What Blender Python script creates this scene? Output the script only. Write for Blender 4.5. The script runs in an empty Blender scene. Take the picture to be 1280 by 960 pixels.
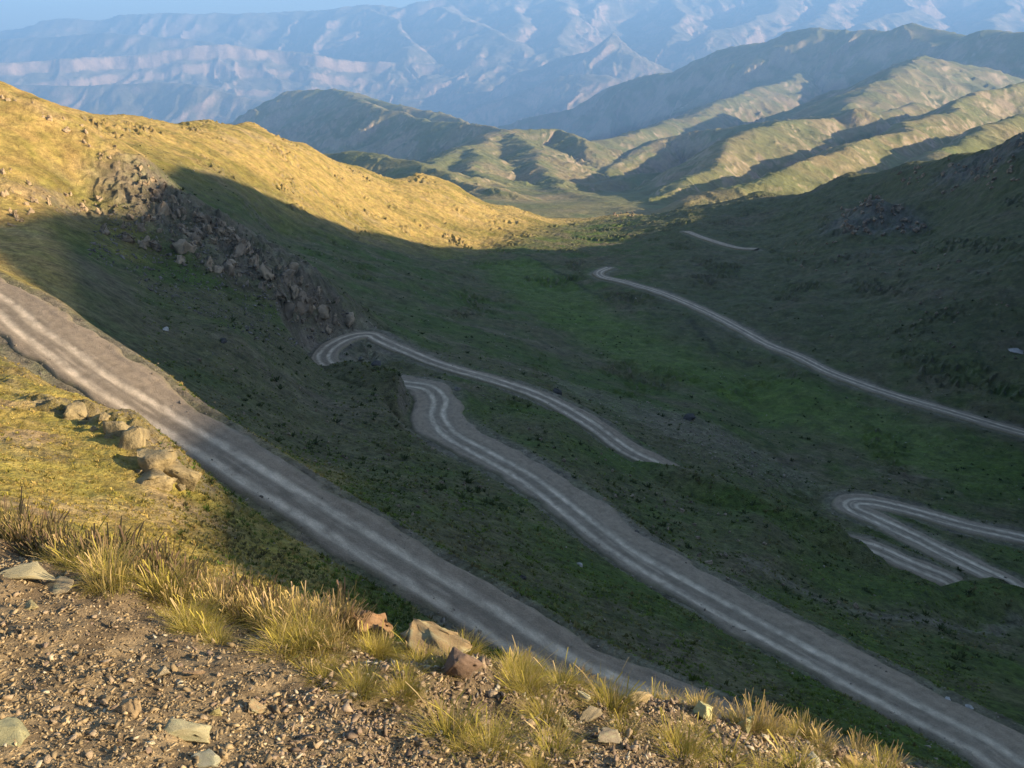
import bpy, bmesh, math, random, os
import numpy as np
from mathutils import Vector, Matrix

QUAL = float(os.environ.get('QUAL', '0.85'))
rng = np.random.default_rng(7)
random.seed(7)

# ------------------------------------------------------------------ scene, camera, light
scn = bpy.context.scene
COL = scn.collection
F, PITCH = 1100.0, math.radians(22.2)
CP, SP = math.cos(PITCH), math.sin(PITCH)
SUN_AZ, SUN_EL = math.radians(100.0), math.radians(17.0)
SUNH = np.array([math.sin(SUN_AZ), math.cos(SUN_AZ)])
TEL = math.tan(SUN_EL)

cam_d = bpy.data.cameras.new('camera'); cam = bpy.data.objects.new('camera', cam_d); COL.objects.link(cam)
cam_d.sensor_fit = 'HORIZONTAL'; cam_d.sensor_width = 36.0; cam_d.lens = 36.0 * F / 1280.0
cam_d.clip_start = 0.05; cam_d.clip_end = 200000.0
cam.location = (0, 0, 0); cam.rotation_euler = (math.pi / 2 - PITCH, 0, 0)
scn.camera = cam

def sightline(u, v):
    a, b = (u - 640.0) / F, (480.0 - v) / F
    return np.array([a, CP + b * SP, -SP + b * CP])
def P(u, v, y):
    d = sightline(u, v); return d * (y / d[1])
def PH(u, v, H):
    d = sightline(u, v); return d * (-H / d[2])

# ------------------------------------------------------------------ noise
def _hash(ix, iy, seed):
    h = (ix.astype(np.int64) * 374761393 + iy.astype(np.int64) * 668265263 + seed * 974634777) & 0xFFFFFFFF
    h = ((h ^ (h >> 13)) * 1274126177) & 0xFFFFFFFF
    return (h ^ (h >> 16)) & 0xFFFF
def perlin(x, y, seed=0):
    x0 = np.floor(x); y0 = np.floor(y); fx = x - x0; fy = y - y0
    ix = x0.astype(np.int64); iy = y0.astype(np.int64)
    ux = fx * fx * fx * (fx * (fx * 6 - 15) + 10); uy = fy * fy * fy * (fy * (fy * 6 - 15) + 10)
    def g(dx, dy):
        a = _hash(ix + dx, iy + dy, seed) * (2 * math.pi / 65536.0)
        return np.cos(a) * (fx - dx) + np.sin(a) * (fy - dy)
    a = g(0, 0); b = g(1, 0); c = g(0, 1); d = g(1, 1)
    return 1.4 * ((a + (b - a) * ux) * (1 - uy) + (c + (d - c) * ux) * uy)
def fbm(x, y, octs=5, seed=0, gain=0.5, lac=2.03):
    s = np.zeros_like(x, dtype=float); a = 1.0; f = 1.0; n = 0.0
    for i in range(octs):
        s += a * perlin(x * f + 13.7 * i, y * f - 7.1 * i, seed + i); n += a; a *= gain; f *= lac
    return s / n
def ridged(x, y, octs=5, seed=0, gain=0.5, lac=2.07):
    s = np.zeros_like(x, dtype=float); a = 1.0; f = 1.0; n = 0.0; w = np.ones_like(x, dtype=float)
    for i in range(octs):
        r = 1.0 - np.abs(perlin(x * f + 5.3 * i, y * f + 9.9 * i, seed + i)) * 1.6
        r = np.clip(r, 0, 1) ** 2 * w
        s += a * r; n += a; w = np.clip(r * 1.6, 0.15, 1); a *= gain; f *= lac
    return s / n
def sstep(a, b, x):
    t = np.clip((x - a) / (b - a), 0, 1); return t * t * (3 - 2 * t)
def lerp(a, b, t): return a + (b - a) * t

# ------------------------------------------------------------------ roads (points: u, v, drop below the eye)
def spline(pts, step):
    p = np.array(pts, float)
    p = np.vstack([2 * p[0] - p[1], p, 2 * p[-1] - p[-2]])
    out = []
    for i in range(1, len(p) - 2):
        n = max(2, int(np.linalg.norm(p[i + 1][:2] - p[i][:2]) / step) + 1)
        for t in np.linspace(0, 1, n, endpoint=False):
            t2, t3 = t * t, t * t * t
            out.append(0.5 * ((2 * p[i]) + (-p[i - 1] + p[i + 1]) * t + (2 * p[i - 1] - 5 * p[i] + 4 * p[i + 1] - p[i + 2]) * t2
                              + (-p[i - 1] + 3 * p[i] - 3 * p[i + 1] + p[i + 2]) * t3))
    out.append(p[-2])
    return np.array(out)

upper = [(-330, 262, 20.5), (-200, 300, 23), (-100, 330, 24.3), (0, 374, 25.5), (50, 412, 26.2), (130, 466, 27.3), (200, 513, 28.3), (260, 551, 29), (345, 605, 30),
         (430, 658, 31), (520, 712, 31.9), (621, 772, 33), (710, 828, 33.9), (820, 876, 34.8), (950, 930, 35.6)]
r_upper = [PH(*q) for q in upper]
hair = [np.array(q) for q in [(26, 31, -37.2), (38, 25, -39), (46, 27, -41), (45, 35, -43)]]
second = [(1310, 968, 45.0), (1225, 920, 46), (1080, 846, 48), (920, 760, 50), (785, 683, 51.7), (700, 618, 53), (650, 586, 53.7), (605, 562, 54.2),
          (566, 541, 54.8), (546, 520, 55.3), (546, 500, 55.8), (535, 484, 56.2), (500, 478, 57.4), (450, 471, 58.0), (418, 460, 58.2)]
r_second = [PH(*q) for q in second]
turn = [(404, 448, 58.4), (414, 433, 58.7), (438, 421, 59.0), (462, 418, 59.3)]
r_turn = [PH(*q) for q in turn]
third = [(482, 427, 59.8), (549, 454, 61.2), (620, 475, 62.7), (680, 496, 64.1), (736, 526, 65.4), (785, 560, 66.6), (818, 577, 67.3), (870, 605, 69.0), (1000, 660, 71.4)]
r_third = [PH(*q) for q in third]
fourth = [(1085, 683, 72), (1130, 702, 72.6), (1180, 722, 73.3), (1225, 740, 73.9)]
r_fourth = [PH(*q) for q in fourth] + [np.array(q) for q in [(83.5, 101, -75.0), (86, 106, -75.8)]]
fifth = [(1290, 742, 76.2), (1250, 724, 76.6), (1200, 700, 77.3), (1150, 675, 78), (1100, 651, 78.7), (1066, 635, 79.3), (1068, 627, 79.7), (1095, 628, 80.1), (1140, 638, 80.7), (1200, 655, 81.4), (1280, 673, 82.3), (1360, 695, 83)]
r_fifth = [PH(*q) for q in fifth]
valley = [(1480, 590, 88.0), (1400, 573, 88.6), (1280, 541, 89.8), (1180, 512, 91.2), (1100, 488, 92.4), (1040, 466, 93.4), (1000, 446, 94.3), (960, 430, 95.2), (920, 408, 96.6), (880, 388, 98.2),
          (830, 367, 100.2), (780, 352, 102.5), (754, 346, 104.0), (749, 340, 105.2), (762, 334, 107.0)]
r_valley = [PH(*q) for q in valley]
farroad = [(945, 311, 117), (920, 309, 118.5), (885, 299, 122), (858, 289, 126)]
r_far = [PH(*q) for q in farroad]
# name, centre line, half width, offset of the wheel tracks from the centre
ROADS = [
    ('road', spline(r_upper + hair + r_second + r_turn + r_third + r_fourth + r_fifth, 0.5), None),
    ('valley_road', spline(r_valley, 1.0), None),
    ('valley_track', spline(r_far, 1.5), None),
]
def road_hw(name, c):
    n = len(c)
    if name == 'road':
        ks = [(r_upper[0], 3.0), (r_upper[3], 3.0), (r_upper[5], 3.1), (r_upper[6], 2.4), (r_upper[8], 2.15), (r_upper[-1], 2.1), (hair[2], 3.0), (r_second[1], 2.5), (r_second[3], 2.75), (r_second[5], 3.0), (r_second[9], 3.9), (r_second[11], 3.2), (r_second[-1], 2.5),
              (r_turn[1], 2.3), (r_turn[3], 2.3), (r_third[1], 1.5), (r_third[3], 1.9), (r_third[6], 2.3), (r_fourth[0], 2.1), (r_fifth[0], 2.2), (r_fifth[4], 2.3), (r_fifth[6], 3.0), (r_fifth[8], 2.2), (r_fifth[-1], 2.1)]
        idx = []; last = 0
        for q, w in ks:
            d = np.linalg.norm(c[last:] - np.array(q), axis=1); i = last + int(np.argmin(d)); idx.append(i); last = i
        return np.interp(np.arange(n), idx, [w for _, w in ks])
    return np.full(n, 2.5 if name == 'valley_road' else 2.6)
ROADS = [(n, c, road_hw(n, c)) for n, c, _ in ROADS]

# ------------------------------------------------------------------ near terrain: radial basis surface through surveyed points
ctrl = []
def C(u, v, y): ctrl.append(P(u, v, y))
def CH(u, v, H): ctrl.append(PH(u, v, H))
def CW(x, y, z): ctrl.append(np.array([x, y, z], float))
def CU(u, y, z): ctrl.append(np.array([(u - 640) / F * (y * CP - z * SP), y, z]))
for q in upper + second + turn + third + fourth + fifth + valley + farroad: CH(*q)
for q in hair: CW(*q)
# the sunny spur on the left, and what lies under the bank
for q in [(0, 430, 70), (0, 480, 57), (0, 540, 45), (0, 600, 35), (0, 660, 26), (-200, 430, 66), (-200, 560, 38), (100, 600, 39.8), (100, 540, 48.7), (60, 470, 62), (165, 535, 50.5), (205, 590, 44.5),
          (200, 650, 36), (240, 690, 33.4), (100, 660, 30.6)]: C(*q)
for q in [(300, 672, 40.5), (262, 600, 48.5), (330, 625, 51), (420, 722, 40.5), (560, 795, 37), (480, 703, 46)]: C(*q)
for q in [(0, 20, -17.5), (-6, 18, -14), (8, 20, -20), (15, 25, -28), (24, 22, -32), (0, 12, -12.5), (0, 5, -8), (-8, 8, -8), (10, 8, -13), (20, 10, -20), (-30, 10, -10), (0, -20, -6), (40, 0, -32), (60, 20, -42), (60, 45, -52),
          (-20, -30, 0), (30, -40, -20), (-60, 20, -5), (-70, 60, -8), (80, 70, -66), (100, 100, -80)]: CW(*q)
# slope beyond the upper road, the crag and its ridge
for q in [(60, 320, 111), (200, 400, 112), (120, 355, 111), (300, 420, 118), (400, 490, 122), (300, 500, 95), (400, 570, 87), (450, 520, 110), (500, 600, 79),
          (150, 420, 95)]: C(*q)
for q in [(-150, 30, 200), (0, 103, 192), (60, 130, 190), (100, 152, 189), (150, 180, 187), (190, 207, 185), (215, 237, 182), (270, 272, 178), (340, 313, 175), (400, 355, 173), (445, 395, 172),
          (100, 250, 165), (200, 330, 150), (0, 200, 160), (0, 290, 125), (60, 270, 140), (300, 370, 150), (380, 405, 156), (-150, 200, 140), (-150, 270, 110), (450, 468, 141), (485, 462, 139)]: C(*q)
for q in [(-150, 240, 0), (0, 235, -22), (100, 232, -30), (190, 228, -38), (270, 222, -46), (340, 216, -53), (420, 208, -61)]: CU(*q)
# the far sunny slope
for q in [(60, 128, 330), (150, 146, 420), (250, 151, 480), (310, 156, 560), (380, 181, 620), (449, 210, 700), (525, 216, 800), (565, 231, 830), (640, 258, 850), (700, 277, 850),
          (225, 210, 300), (300, 250, 300), (300, 200, 390), (400, 250, 430), (450, 290, 420), (530, 305, 480), (600, 308, 545), (560, 270, 620), (480, 240, 600), (640, 285, 660), (740, 273, 1000), (790, 266, 1090), (700, 277, 960)]: C(*q)
for q in [(150, 520, -90), (310, 680, -120), (449, 850, -170), (565, 960, -200), (60, 430, -60)]: CU(*q)
# shaded slopes falling to the valley, valley floor
for q in [(350, 295, 300), (400, 330, 262), (500, 330, 320), (600, 330, 410), (450, 385, 215), (550, 420, 205), (600, 380, 290), (650, 400, 270), (700, 450, 222), (800, 480, 216), (700, 360, 370),
          (850, 450, 244), (950, 520, 205), (1100, 560, 180), (1200, 600, 160), (1000, 560, 174), (900, 520, 186), (850, 530, 166), (900, 562, 150), (1000, 622, 140), (750, 490, 186), (1000, 480, 222),
          (700, 540, 123), (800, 622, 104), (900, 680, 93), (1000, 722, 88), (1034, 752, 82), (1100, 772, 82), (1200, 783, 85), (1150, 742, 90), (950, 650, 102), (1000, 665, 106), (1060, 690, 108),
          (660, 293, 600), (700, 287, 690), (750, 280, 810), (800, 270, 950), (660, 320, 460), (740, 310, 560)]: C(*q)
# right hill
for q in [(1280, 165, 500), (1200, 190, 560), (1130, 205, 630), (1060, 216, 700), (950, 240, 800), (880, 258, 880), (848, 266, 920), (1280, 250, 400), (1280, 330, 300), (1280, 430, 240), (1090, 250, 480), (1160, 292, 430), (1090, 290, 440),
          (1000, 300, 480), (1000, 350, 370), (1000, 400, 290), (1150, 400, 270), (900, 370, 345), (860, 322, 440), (850, 302, 545), (950, 282, 600), (1200, 240, 470), (1400, 250, 380), (1400, 420, 230), (1450, 130, 460)]: C(*q)
for q in [(1280, 600, -110), (1060, 820, -165), (950, 950, -205), (848, 1080, -235), (1090, 540, -108)]: CU(*q)
ctrl = np.array(ctrl)
R0 = 15.0
def warp(x, y):
    r = np.hypot(x, y) + 1e-9; k = np.log1p(r / R0) / r
    return np.stack([x * k, y * k], -1), r
_w, _r = warp(ctrl[:, 0], ctrl[:, 1])
_val = ctrl[:, 2] / (_r + R0)
KC = 0.03
def _kern(d2): return np.sqrt(d2 + KC * KC)
_A = _kern(((_w[:, None, :] - _w[None, :, :]) ** 2).sum(-1))
_n = len(_w)
_M = np.zeros((_n + 3, _n + 3)); _M[:_n, :_n] = _A - np.eye(_n) * 2e-3; _M[:_n, _n] = 1; _M[:_n, _n + 1:] = _w; _M[_n:, :_n] = _M[:_n, _n:].T
_sol = np.linalg.solve(_M, np.concatenate([_val, np.zeros(3)]))
def rbf(x, y):
    sh = x.shape; x = x.ravel(); y = y.ravel(); out = np.empty(x.size)
    for i in range(0, x.size, 20000):
        w, r = warp(x[i:i + 20000], y[i:i + 20000])
        d2 = (w ** 2).sum(-1)[:, None] + (_w ** 2).sum(-1)[None] - 2 * w @ _w.T
        v = _kern(np.maximum(d2, 0)) @ _sol[:_n] + _sol[_n] + w @ _sol[_n + 1:]
        out[i:i + 20000] = v * (r + R0)
    return out.reshape(sh)

# crest of the ridge east of the valley (outside the frame): its skyline is shaped to throw the long evening shadow
EDGE = [(-60, 20, 44), (-10, 20, 44), (5, 20, 42)]
XC = 310.0
_shade = [(250, 690, 33.2), (262, 640, 41), (205, 455, 77, -1.5), (60, 345, 99, 3.0), (20, 304, 117, 5.0), (56, 272, 140, 1.5), (96, 256, 158), (158, 276, 163), (166, 244, 172), (185, 224, 180), (212, 236, 183),
          (218, 206, 300), (300, 231, 345), (342, 249, 365), (369, 271, 375), (406, 281, 400), (470, 292, 440), (539, 310, 485), (613, 311, 545)]
_cz = []
for q in _shade:
    p = P(*q[:3]); t = (XC - p[0]) / SUNH[0]; _cz.append((p[1] + t * SUNH[1], p[2] + t * TEL + (q[3] if len(q) > 3 else 0)))
_cz = sorted(_cz); CREST_Y = np.array([-400, -300, -120, -75, -50] + [c[0] for c in _cz] + [_cz[-1][0] + 40, 600, 800]); 
CREST_Z = np.array([30, 35, 40, 42, 44] + [c[1] for c in _cz] + [_cz[-1][1] - 8, -70, -110.0])
_o = np.argsort(CREST_Y); CREST_Y = CREST_Y[_o]; CREST_Z = CREST_Z[_o]
def east_ridge(x, y):
    zc = np.interp(y, CREST_Y, CREST_Z)
    t = zc - 0.75 * np.abs(x - XC) ** 1.0
    X = x / np.maximum(y, 1e-3)
    return np.where((y > 0), t - 260 * sstep(0.70, 0.60, X), t)

# ------------------------------------------------------------------ mountains: ridge lines
def deepen(y): return y * (1 + 1.4 * float(sstep(1100, 4200, np.array(float(y)))))
def ridge(pts, k, group, amp=0.25, wl=180.0, rg=None, cl=0.0):
    m = np.mean([q[2] for q in pts]); wl = wl * deepen(m) / m
    return dict(p=np.array([P(q[0], q[1], deepen(q[2])) for q in pts]), k=k, g=group, amp=amp, wl=wl, rg=rg or (0.15 if group < 2 else 0.20), cl=cl)
MID = [
    ridge([(540, 182, 5500), (640, 150, 5400), (700, 136, 5220), (760, 106, 5050), (800, 96, 4900), (850, 89, 4770), (885, 70, 4650), (900, 63, 4620), (930, 57, 4530), (965, 51, 4440), (988, 38, 4350), (1010, 33, 4290), (1040, 37, 4200), (1075, 37, 4100), (1105, 39, 4010), (1130, 32, 3940), (1152, 28, 3870), (1185, 38, 3760), (1215, 45, 3680), (1245, 36, 3590), (1280, 41, 3500), (1480, 30, 3200)], 0.52, 0, 0.24, 300),
    ridge([(1380, 96, 3250), (1280, 98, 3150), (1231, 84, 3120), (1204, 80, 3080), (1166, 70, 3050), (1117, 89, 2850), (1079, 113, 2650), (1050, 140, 2450)], 0.48, 0, 0.16, 240),
    ridge([(1000, 88, 3900), (965, 104, 3600), (911, 121, 3300), (846, 149, 2980), (790, 163, 2750), (745, 184, 2550)], 0.50, 0, 0.22, 200),
    ridge([(1080, 135, 2250), (1000, 146, 2350), (938, 155, 2420), (880, 161, 2480), (830, 170, 2480), (789, 196, 2380), (752, 214, 2250)], 0.60, 0, 0.24, 150),
    ridge([(1150, 128, 2500), (1080, 143, 2330), (1000, 150, 2150), (945, 160, 1960), (900, 192, 1760), (868, 220, 1600), (825, 246, 1430)], 0.58, 0, 0.24, 140),
    ridge([(1360, 90, 2500), (1230, 113, 2250), (1190, 131, 2080), (1163, 145, 1900), (1122, 161, 1700), (1055, 183, 1450), (1012, 208, 1290), (960, 226, 1200), (900, 239, 1150), (858, 256, 1110)], 0.60, 0, 0.18, 130),
    ridge([(1400, 118, 1900), (1300, 138, 1700), (1245, 155, 1560), (1215, 182, 1400), (1160, 207, 1250)], 0.58, 0, 0.18, 120),
    ridge([(740, 230, 1980), (780, 222, 2020), (830, 215, 2050), (880, 206, 2060)], 0.45, 0, 0.15, 120),
    ridge([(760, 250, 1600), (800, 240, 1640), (840, 232, 1660)], 0.45, 0, 0.15, 100),
    ridge([(360, 205, 1900), (411, 192, 1900), (449, 189, 1880), (512, 200, 1800), (560, 216, 1700), (620, 240, 1500)], 0.38, 1, 0.18, 120),
    ridge([(540, 206, 2000), (592, 182, 2250), (640, 163, 2450), (690, 160, 2500), (720, 168, 2450), (742, 188, 2350)], 0.44, 1, 0.2, 160),
    ridge([(640, 166, 2400), (672, 195, 2150), (690, 218, 1950), (700, 236, 1750), (750, 258, 1400), (790, 266, 1180)], 0.36, 1, 0.18, 120),
    ridge([(590, 186, 2200), (600, 215, 1900), (640, 240, 1650)], 0.40, 1, 0.18, 110),
    ridge([(200, 178, 4100), (300, 150, 3850), (340, 124, 3750), (365, 113, 3680), (410, 111, 3560), (432, 113, 3500), (480, 128, 3360), (540, 140, 3200), (600, 155, 3080), (660, 172, 2980)], 0.50, 1, 0.24, 220),
    ridge([(440, 122, 3300), (480, 136, 3000), (499, 138, 2960), (514, 147, 2900), (565, 153, 2750), (632, 161, 2600)], 0.55, 1, 0.30, 130),
]
FAR = [
    ridge([(-400, 70, 8300), (-150, 88, 8500), (-50, 84, 8700), (70, 73, 8900), (160, 68, 9100), (240, 57, 9300), (290, 54, 9400), (340, 62, 9500), (400, 66, 9600), (450, 76, 9700), (500, 78, 9800), (545, 80, 9850), (575, 92, 9900), (600, 112, 9900)], 0.34, 2, 0.20, 260, None, 0.34),
    ridge([(-300, 40, 12600), (-100, 46, 11900), (0, 49, 11600), (60, 46, 11300), (130, 40, 11000), (180, 43, 10700), (250, 52, 10500), (330, 62, 10300)], 0.62, 3, 0.16, 300, 0.12),
    ridge([(-200, 100, 8300), (0, 104, 7900), (100, 107, 7700), (200, 103, 7500), (260, 108, 7300), (310, 124, 7100), (360, 140, 6900)], 0.55, 2, 0.16, 240, 0.12),
    ridge([(560, 140, 9000), (600, 122, 8850), (650, 88, 8700), (690, 72, 8550), (720, 64, 8450), (756, 40, 8350), (790, 60, 8200), (840, 84, 8000), (900, 100, 7800)], 0.60, 2, 0.20, 300),
    ridge([(570, 152, 7500), (610, 128, 7450), (650, 114, 7400), (700, 94, 7300), (730, 92, 7200), (790, 110, 7000), (860, 130, 6800)], 0.56, 2, 0.20, 240),
    ridge([(-400, 60, 14500), (-100, 46, 14000), (0, 38, 13700), (50, 31, 13400), (85, 22, 13200), (120, 25, 13100), (150, 18, 13000), (200, 16, 12900), (300, 16, 12800), (380, 13, 12700), (430, 9, 12500), (470, 5, 12300), (520, 9, 12200), (560, 0, 12000), (600, -6, 11900), (680, -4, 11800), (760, -14, 11800), (840, -6, 11700), (900, -14, 11700), (1050, -22, 11500), (1180, -12, 11500), (1280, -16, 11500), (1500, -25, 11500)], 0.50, 3, 0.26, 460),
]
for pts, kk in [([(470, 10, 12000), (500, 40, 10900), (520, 62, 10000)], .5), ([(560, 5, 11800), (600, 28, 10800), (640, 55, 9900)], .5), ([(690, -4, 11600), (700, 20, 10600), (690, 50, 9800)], .5), ([(840, -4, 11500), (860, 20, 10500), (830, 50, 9500)], .5),
                ([(980, -14, 11300), (960, 14, 10200), (900, 40, 9300)], .5), ([(1120, -14, 11300), (1140, 10, 10200), (1080, 30, 9000)], .5), ([(1260, -14, 11300), (1260, 10, 10000), (1230, 34, 8800)], .5), ([(640, 0, 11700), (655, 26, 10700), (600, 60, 9900)], .5), ([(1050, -14, 11300), (1040, 16, 10200), (1000, 32, 9400)], .5)]:
    FAR.append(ridge(pts, kk, 3, 0.30, 300))
def ridges_eval(x, y, base, rl, soft):
    z = base.copy(); gid = np.full(x.shape, -1, int)
    x0, y0 = x, y
    for ri, R in enumerate(rl):
        wl = R['wl']; am, ws = (0.5, 2.4) if R['g'] < 2 else (1.3, 4.0); x = x0 + am * wl * fbm(x0 / (wl * ws) + ri, y0 / (wl * ws), 4, 210); y = y0 + am * wl * fbm(x0 / (wl * ws) - 9, y0 / (wl * ws) + ri, 4, 220)
        p = R['p']; best = np.full(x.shape, 1e18); zc = np.zeros(x.shape); tt = np.zeros(x.shape); side = np.zeros(x.shape); acc = 0.0
        for a, b in zip(p[:-1], p[1:]):
            d = b[:2] - a[:2]; L2 = d @ d; L = math.sqrt(L2)
            t = np.clip(((x - a[0]) * d[0] + (y - a[1]) * d[1]) / L2, 0, 1)
            dx = x - a[0] - t * d[0]; dy = y - a[1] - t * d[1]; dd = dx * dx + dy * dy
            m = dd < best
            best = np.where(m, dd, best); zc = np.where(m, a[2] + t * (b[2] - a[2]), zc); tt = np.where(m, acc + t * L, tt)
            side = np.where(m, np.sign(dx * d[1] - dy * d[0]), side); acc += L
        dist = np.sqrt(best); wl = R['wl']
        wob = fbm(x / (wl * 2.2), y / (wl * 2.2), 3, 40 + ri)
        # gullies run down the flank: noise stretched along the fall line
        g = ridged(tt / wl + wob * 0.9 + ri * 7.3, side * 3.1 + dist / (wl * 3.4) + wob * 0.4, 4, 80 + ri)
        f = np.minimum(dist / (wl * 1.1), 1.0) * np.exp(-dist / (wl * 9))
        zr = zc - R['k'] * (np.sqrt(dist * dist + (wl * 0.12) ** 2) - wl * 0.12) + f * R['amp'] * wl * (g - 0.55) * (1.1 + 1.2 * wob)
        if R['cl']: zr -= R['cl'] * wl * (sstep(0.10 + 0.15 * wob, 0.32 + 0.15 * wob, dist / wl) + 0.6 * sstep(0.9, 1.15, dist / wl + 0.3 * wob))
        w1 = fbm(x / (wl * 1.1), y / (wl * 1.1), 3, 150 + ri) * wl * 0.5; w2 = fbm(x / (wl * 1.1) + 31, y / (wl * 1.1), 3, 170 + ri) * wl * 0.5
        zr += (ridged((x + w1) / (wl * 1.3), (y + w2) / (wl * 1.3), 5, 120 + ri) - 0.5) * wl * R['rg'] * np.minimum(0.12 + dist / (wl * 1.5), 1.0)
        zr += (ridged((x + w1) / (wl * 0.33), (y + w2) / (wl * 0.33), 3, 190 + ri) - 0.5) * wl * R['rg'] * 0.2
        gid = np.where(zr > z, ri, gid)
        h = np.clip(0.5 + 0.5 * (zr - z) / soft, 0, 1)
        z = z + (zr - z) * h + soft * h * (1 - h)
    return z, gid
def mid_base(x, y):
    r = np.hypot(x, y)
    tr = np.array([900, 1100, 1700, 2500, 3500, 5000, 7000, 15000, 30000.0]); tz = np.array([-195, -222, -300, -430, -560, -680, -760, -760, -760.0]); dr = np.array([deepen(t) for t in tr]); b = np.interp(r, dr, tz * dr / tr)
    return b + 14 * fbm(x / 260, y / 260, 5, 3) * np.clip(r / 2000, 0.4, 2)

# ------------------------------------------------------------------ near heights
def blob(x, y, c, rx, ry=None, ang=0.0):
    ry = ry or rx; ca, sa = math.cos(ang), math.sin(ang); dx = x - c[0]; dy = y - c[1]
    return np.exp(-(((dx * ca + dy * sa) / rx) ** 2 + ((-dx * sa + dy * ca) / ry) ** 2))
def polydist(x, y, pts):
    best = np.full(x.shape, 1e18)
    for a, b in zip(pts[:-1], pts[1:]):
        a = np.asarray(a)[:2]; b = np.asarray(b)[:2]; d = b - a; t = np.clip(((x - a[0]) * d[0] + (y - a[1]) * d[1]) / (d @ d), 0, 1)
        best = np.minimum(best, (x - a[0] - t * d[0]) ** 2 + (y - a[1] - t * d[1]) ** 2)
    return np.sqrt(best)
CRAG = [P(*q) for q in [(212, 250, 175), (270, 285, 172), (340, 325, 170), (410, 370, 168), (440, 392, 168)]]
CRAG2 = [P(*q) for q in [(-60, 230, 145), (40, 245, 150), (110, 245, 160), (170, 270, 165), (240, 300, 163), (300, 345, 158)]]
KNOLL = P(1090, 265, 465)
CRAG3 = [P(*q) for q in [(-80, 60, 186), (20, 118, 186), (90, 152, 186), (150, 185, 184), (200, 222, 180)]]
def crag_mask(x, y):
    d = polydist(x, y, CRAG); d2 = polydist(x, y, CRAG2); d3 = polydist(x, y, CRAG3)
    return np.maximum(np.maximum(np.exp(-(d / 15.0) ** 2), 0.55 * np.exp(-(d2 / 9.0) ** 2)), 0.40 * np.exp(-(d3 / 7.0) ** 2))
def knoll_mask(x, y):
    return np.clip(blob(x, y, KNOLL, 26, 34) * 1.3 + 0.8 * blob(x, y, P(1215, 225, 500), 20, 40) + 0.6 * blob(x, y, P(1260, 200, 490), 25, 30) + 0.5 * blob(x, y, P(1090, 315, 400), 45, 14) + 0.4 * blob(x, y, P(1240, 330, 310), 25, 18), 0, 1)
LEDGE = [P(*q) for q in [(85, 516, 53.5), (120, 524, 52.5), (152, 530, 51.5), (186, 556, 48.6), (212, 582, 46.4), (236, 598, 45.2)]]
def near_height(x, y):
    r = np.hypot(x, y)
    z = rbf(x, y)
    s = np.clip(r / 150, 0.35, 2.6)
    z += s * (1.1 * fbm(x / 34, y / 34, 3, 11) + 0.45 * fbm(x / 9, y / 9, 3, 17) + 0.22 * fbm(x / 2.2, y / 2.2, 3, 23)) + 0.13 * fbm(x / 0.8, y / 0.8, 2, 27) * sstep(200, 80, r) + 0.20 * fbm(x / 1.3, y / 1.3, 2, 29) * sstep(95, 70, r)
    cm = crag_mask(x, y)
    q = x * 0.94 + y * 0.33
    z += np.maximum(cm, 0) ** 1.6 * (2.6 * (ridged(x / 7.5, y / 12.0, 4, 31) - 0.42) + 2.0 * (ridged(x / 2.6, y / 3.6, 3, 37) - 0.4))
    km = knoll_mask(x, y)
    z += km * (4.5 * (ridged(x / 16, y / 16, 4, 51) - 0.4) + 1.5 * (ridged(x / 5, y / 5, 3, 53) - 0.4))
    om = np.exp(-(polydist(x, y, LEDGE) / 1.9) ** 2)
    z += om * (0.6 + 1.3 * fbm(x / 2.6, y / 2.6, 3, 57) + 0.25 * fbm(x / 0.7, y / 0.7, 2, 59))
    # stony breaks of slope
    sc = fbm(x / 22, y / 40, 4, 61)
    z += sstep(0.08, 0.35, sc) * (ridged(x / 4.0, y / 4.0, 3, 63) - 0.4) * 1.1 * s
    # brook line in the meadow
    z = np.where(True, np.maximum(z, east_ridge(x, y)), z)
    # blend into the mountain country
    return z

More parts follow.
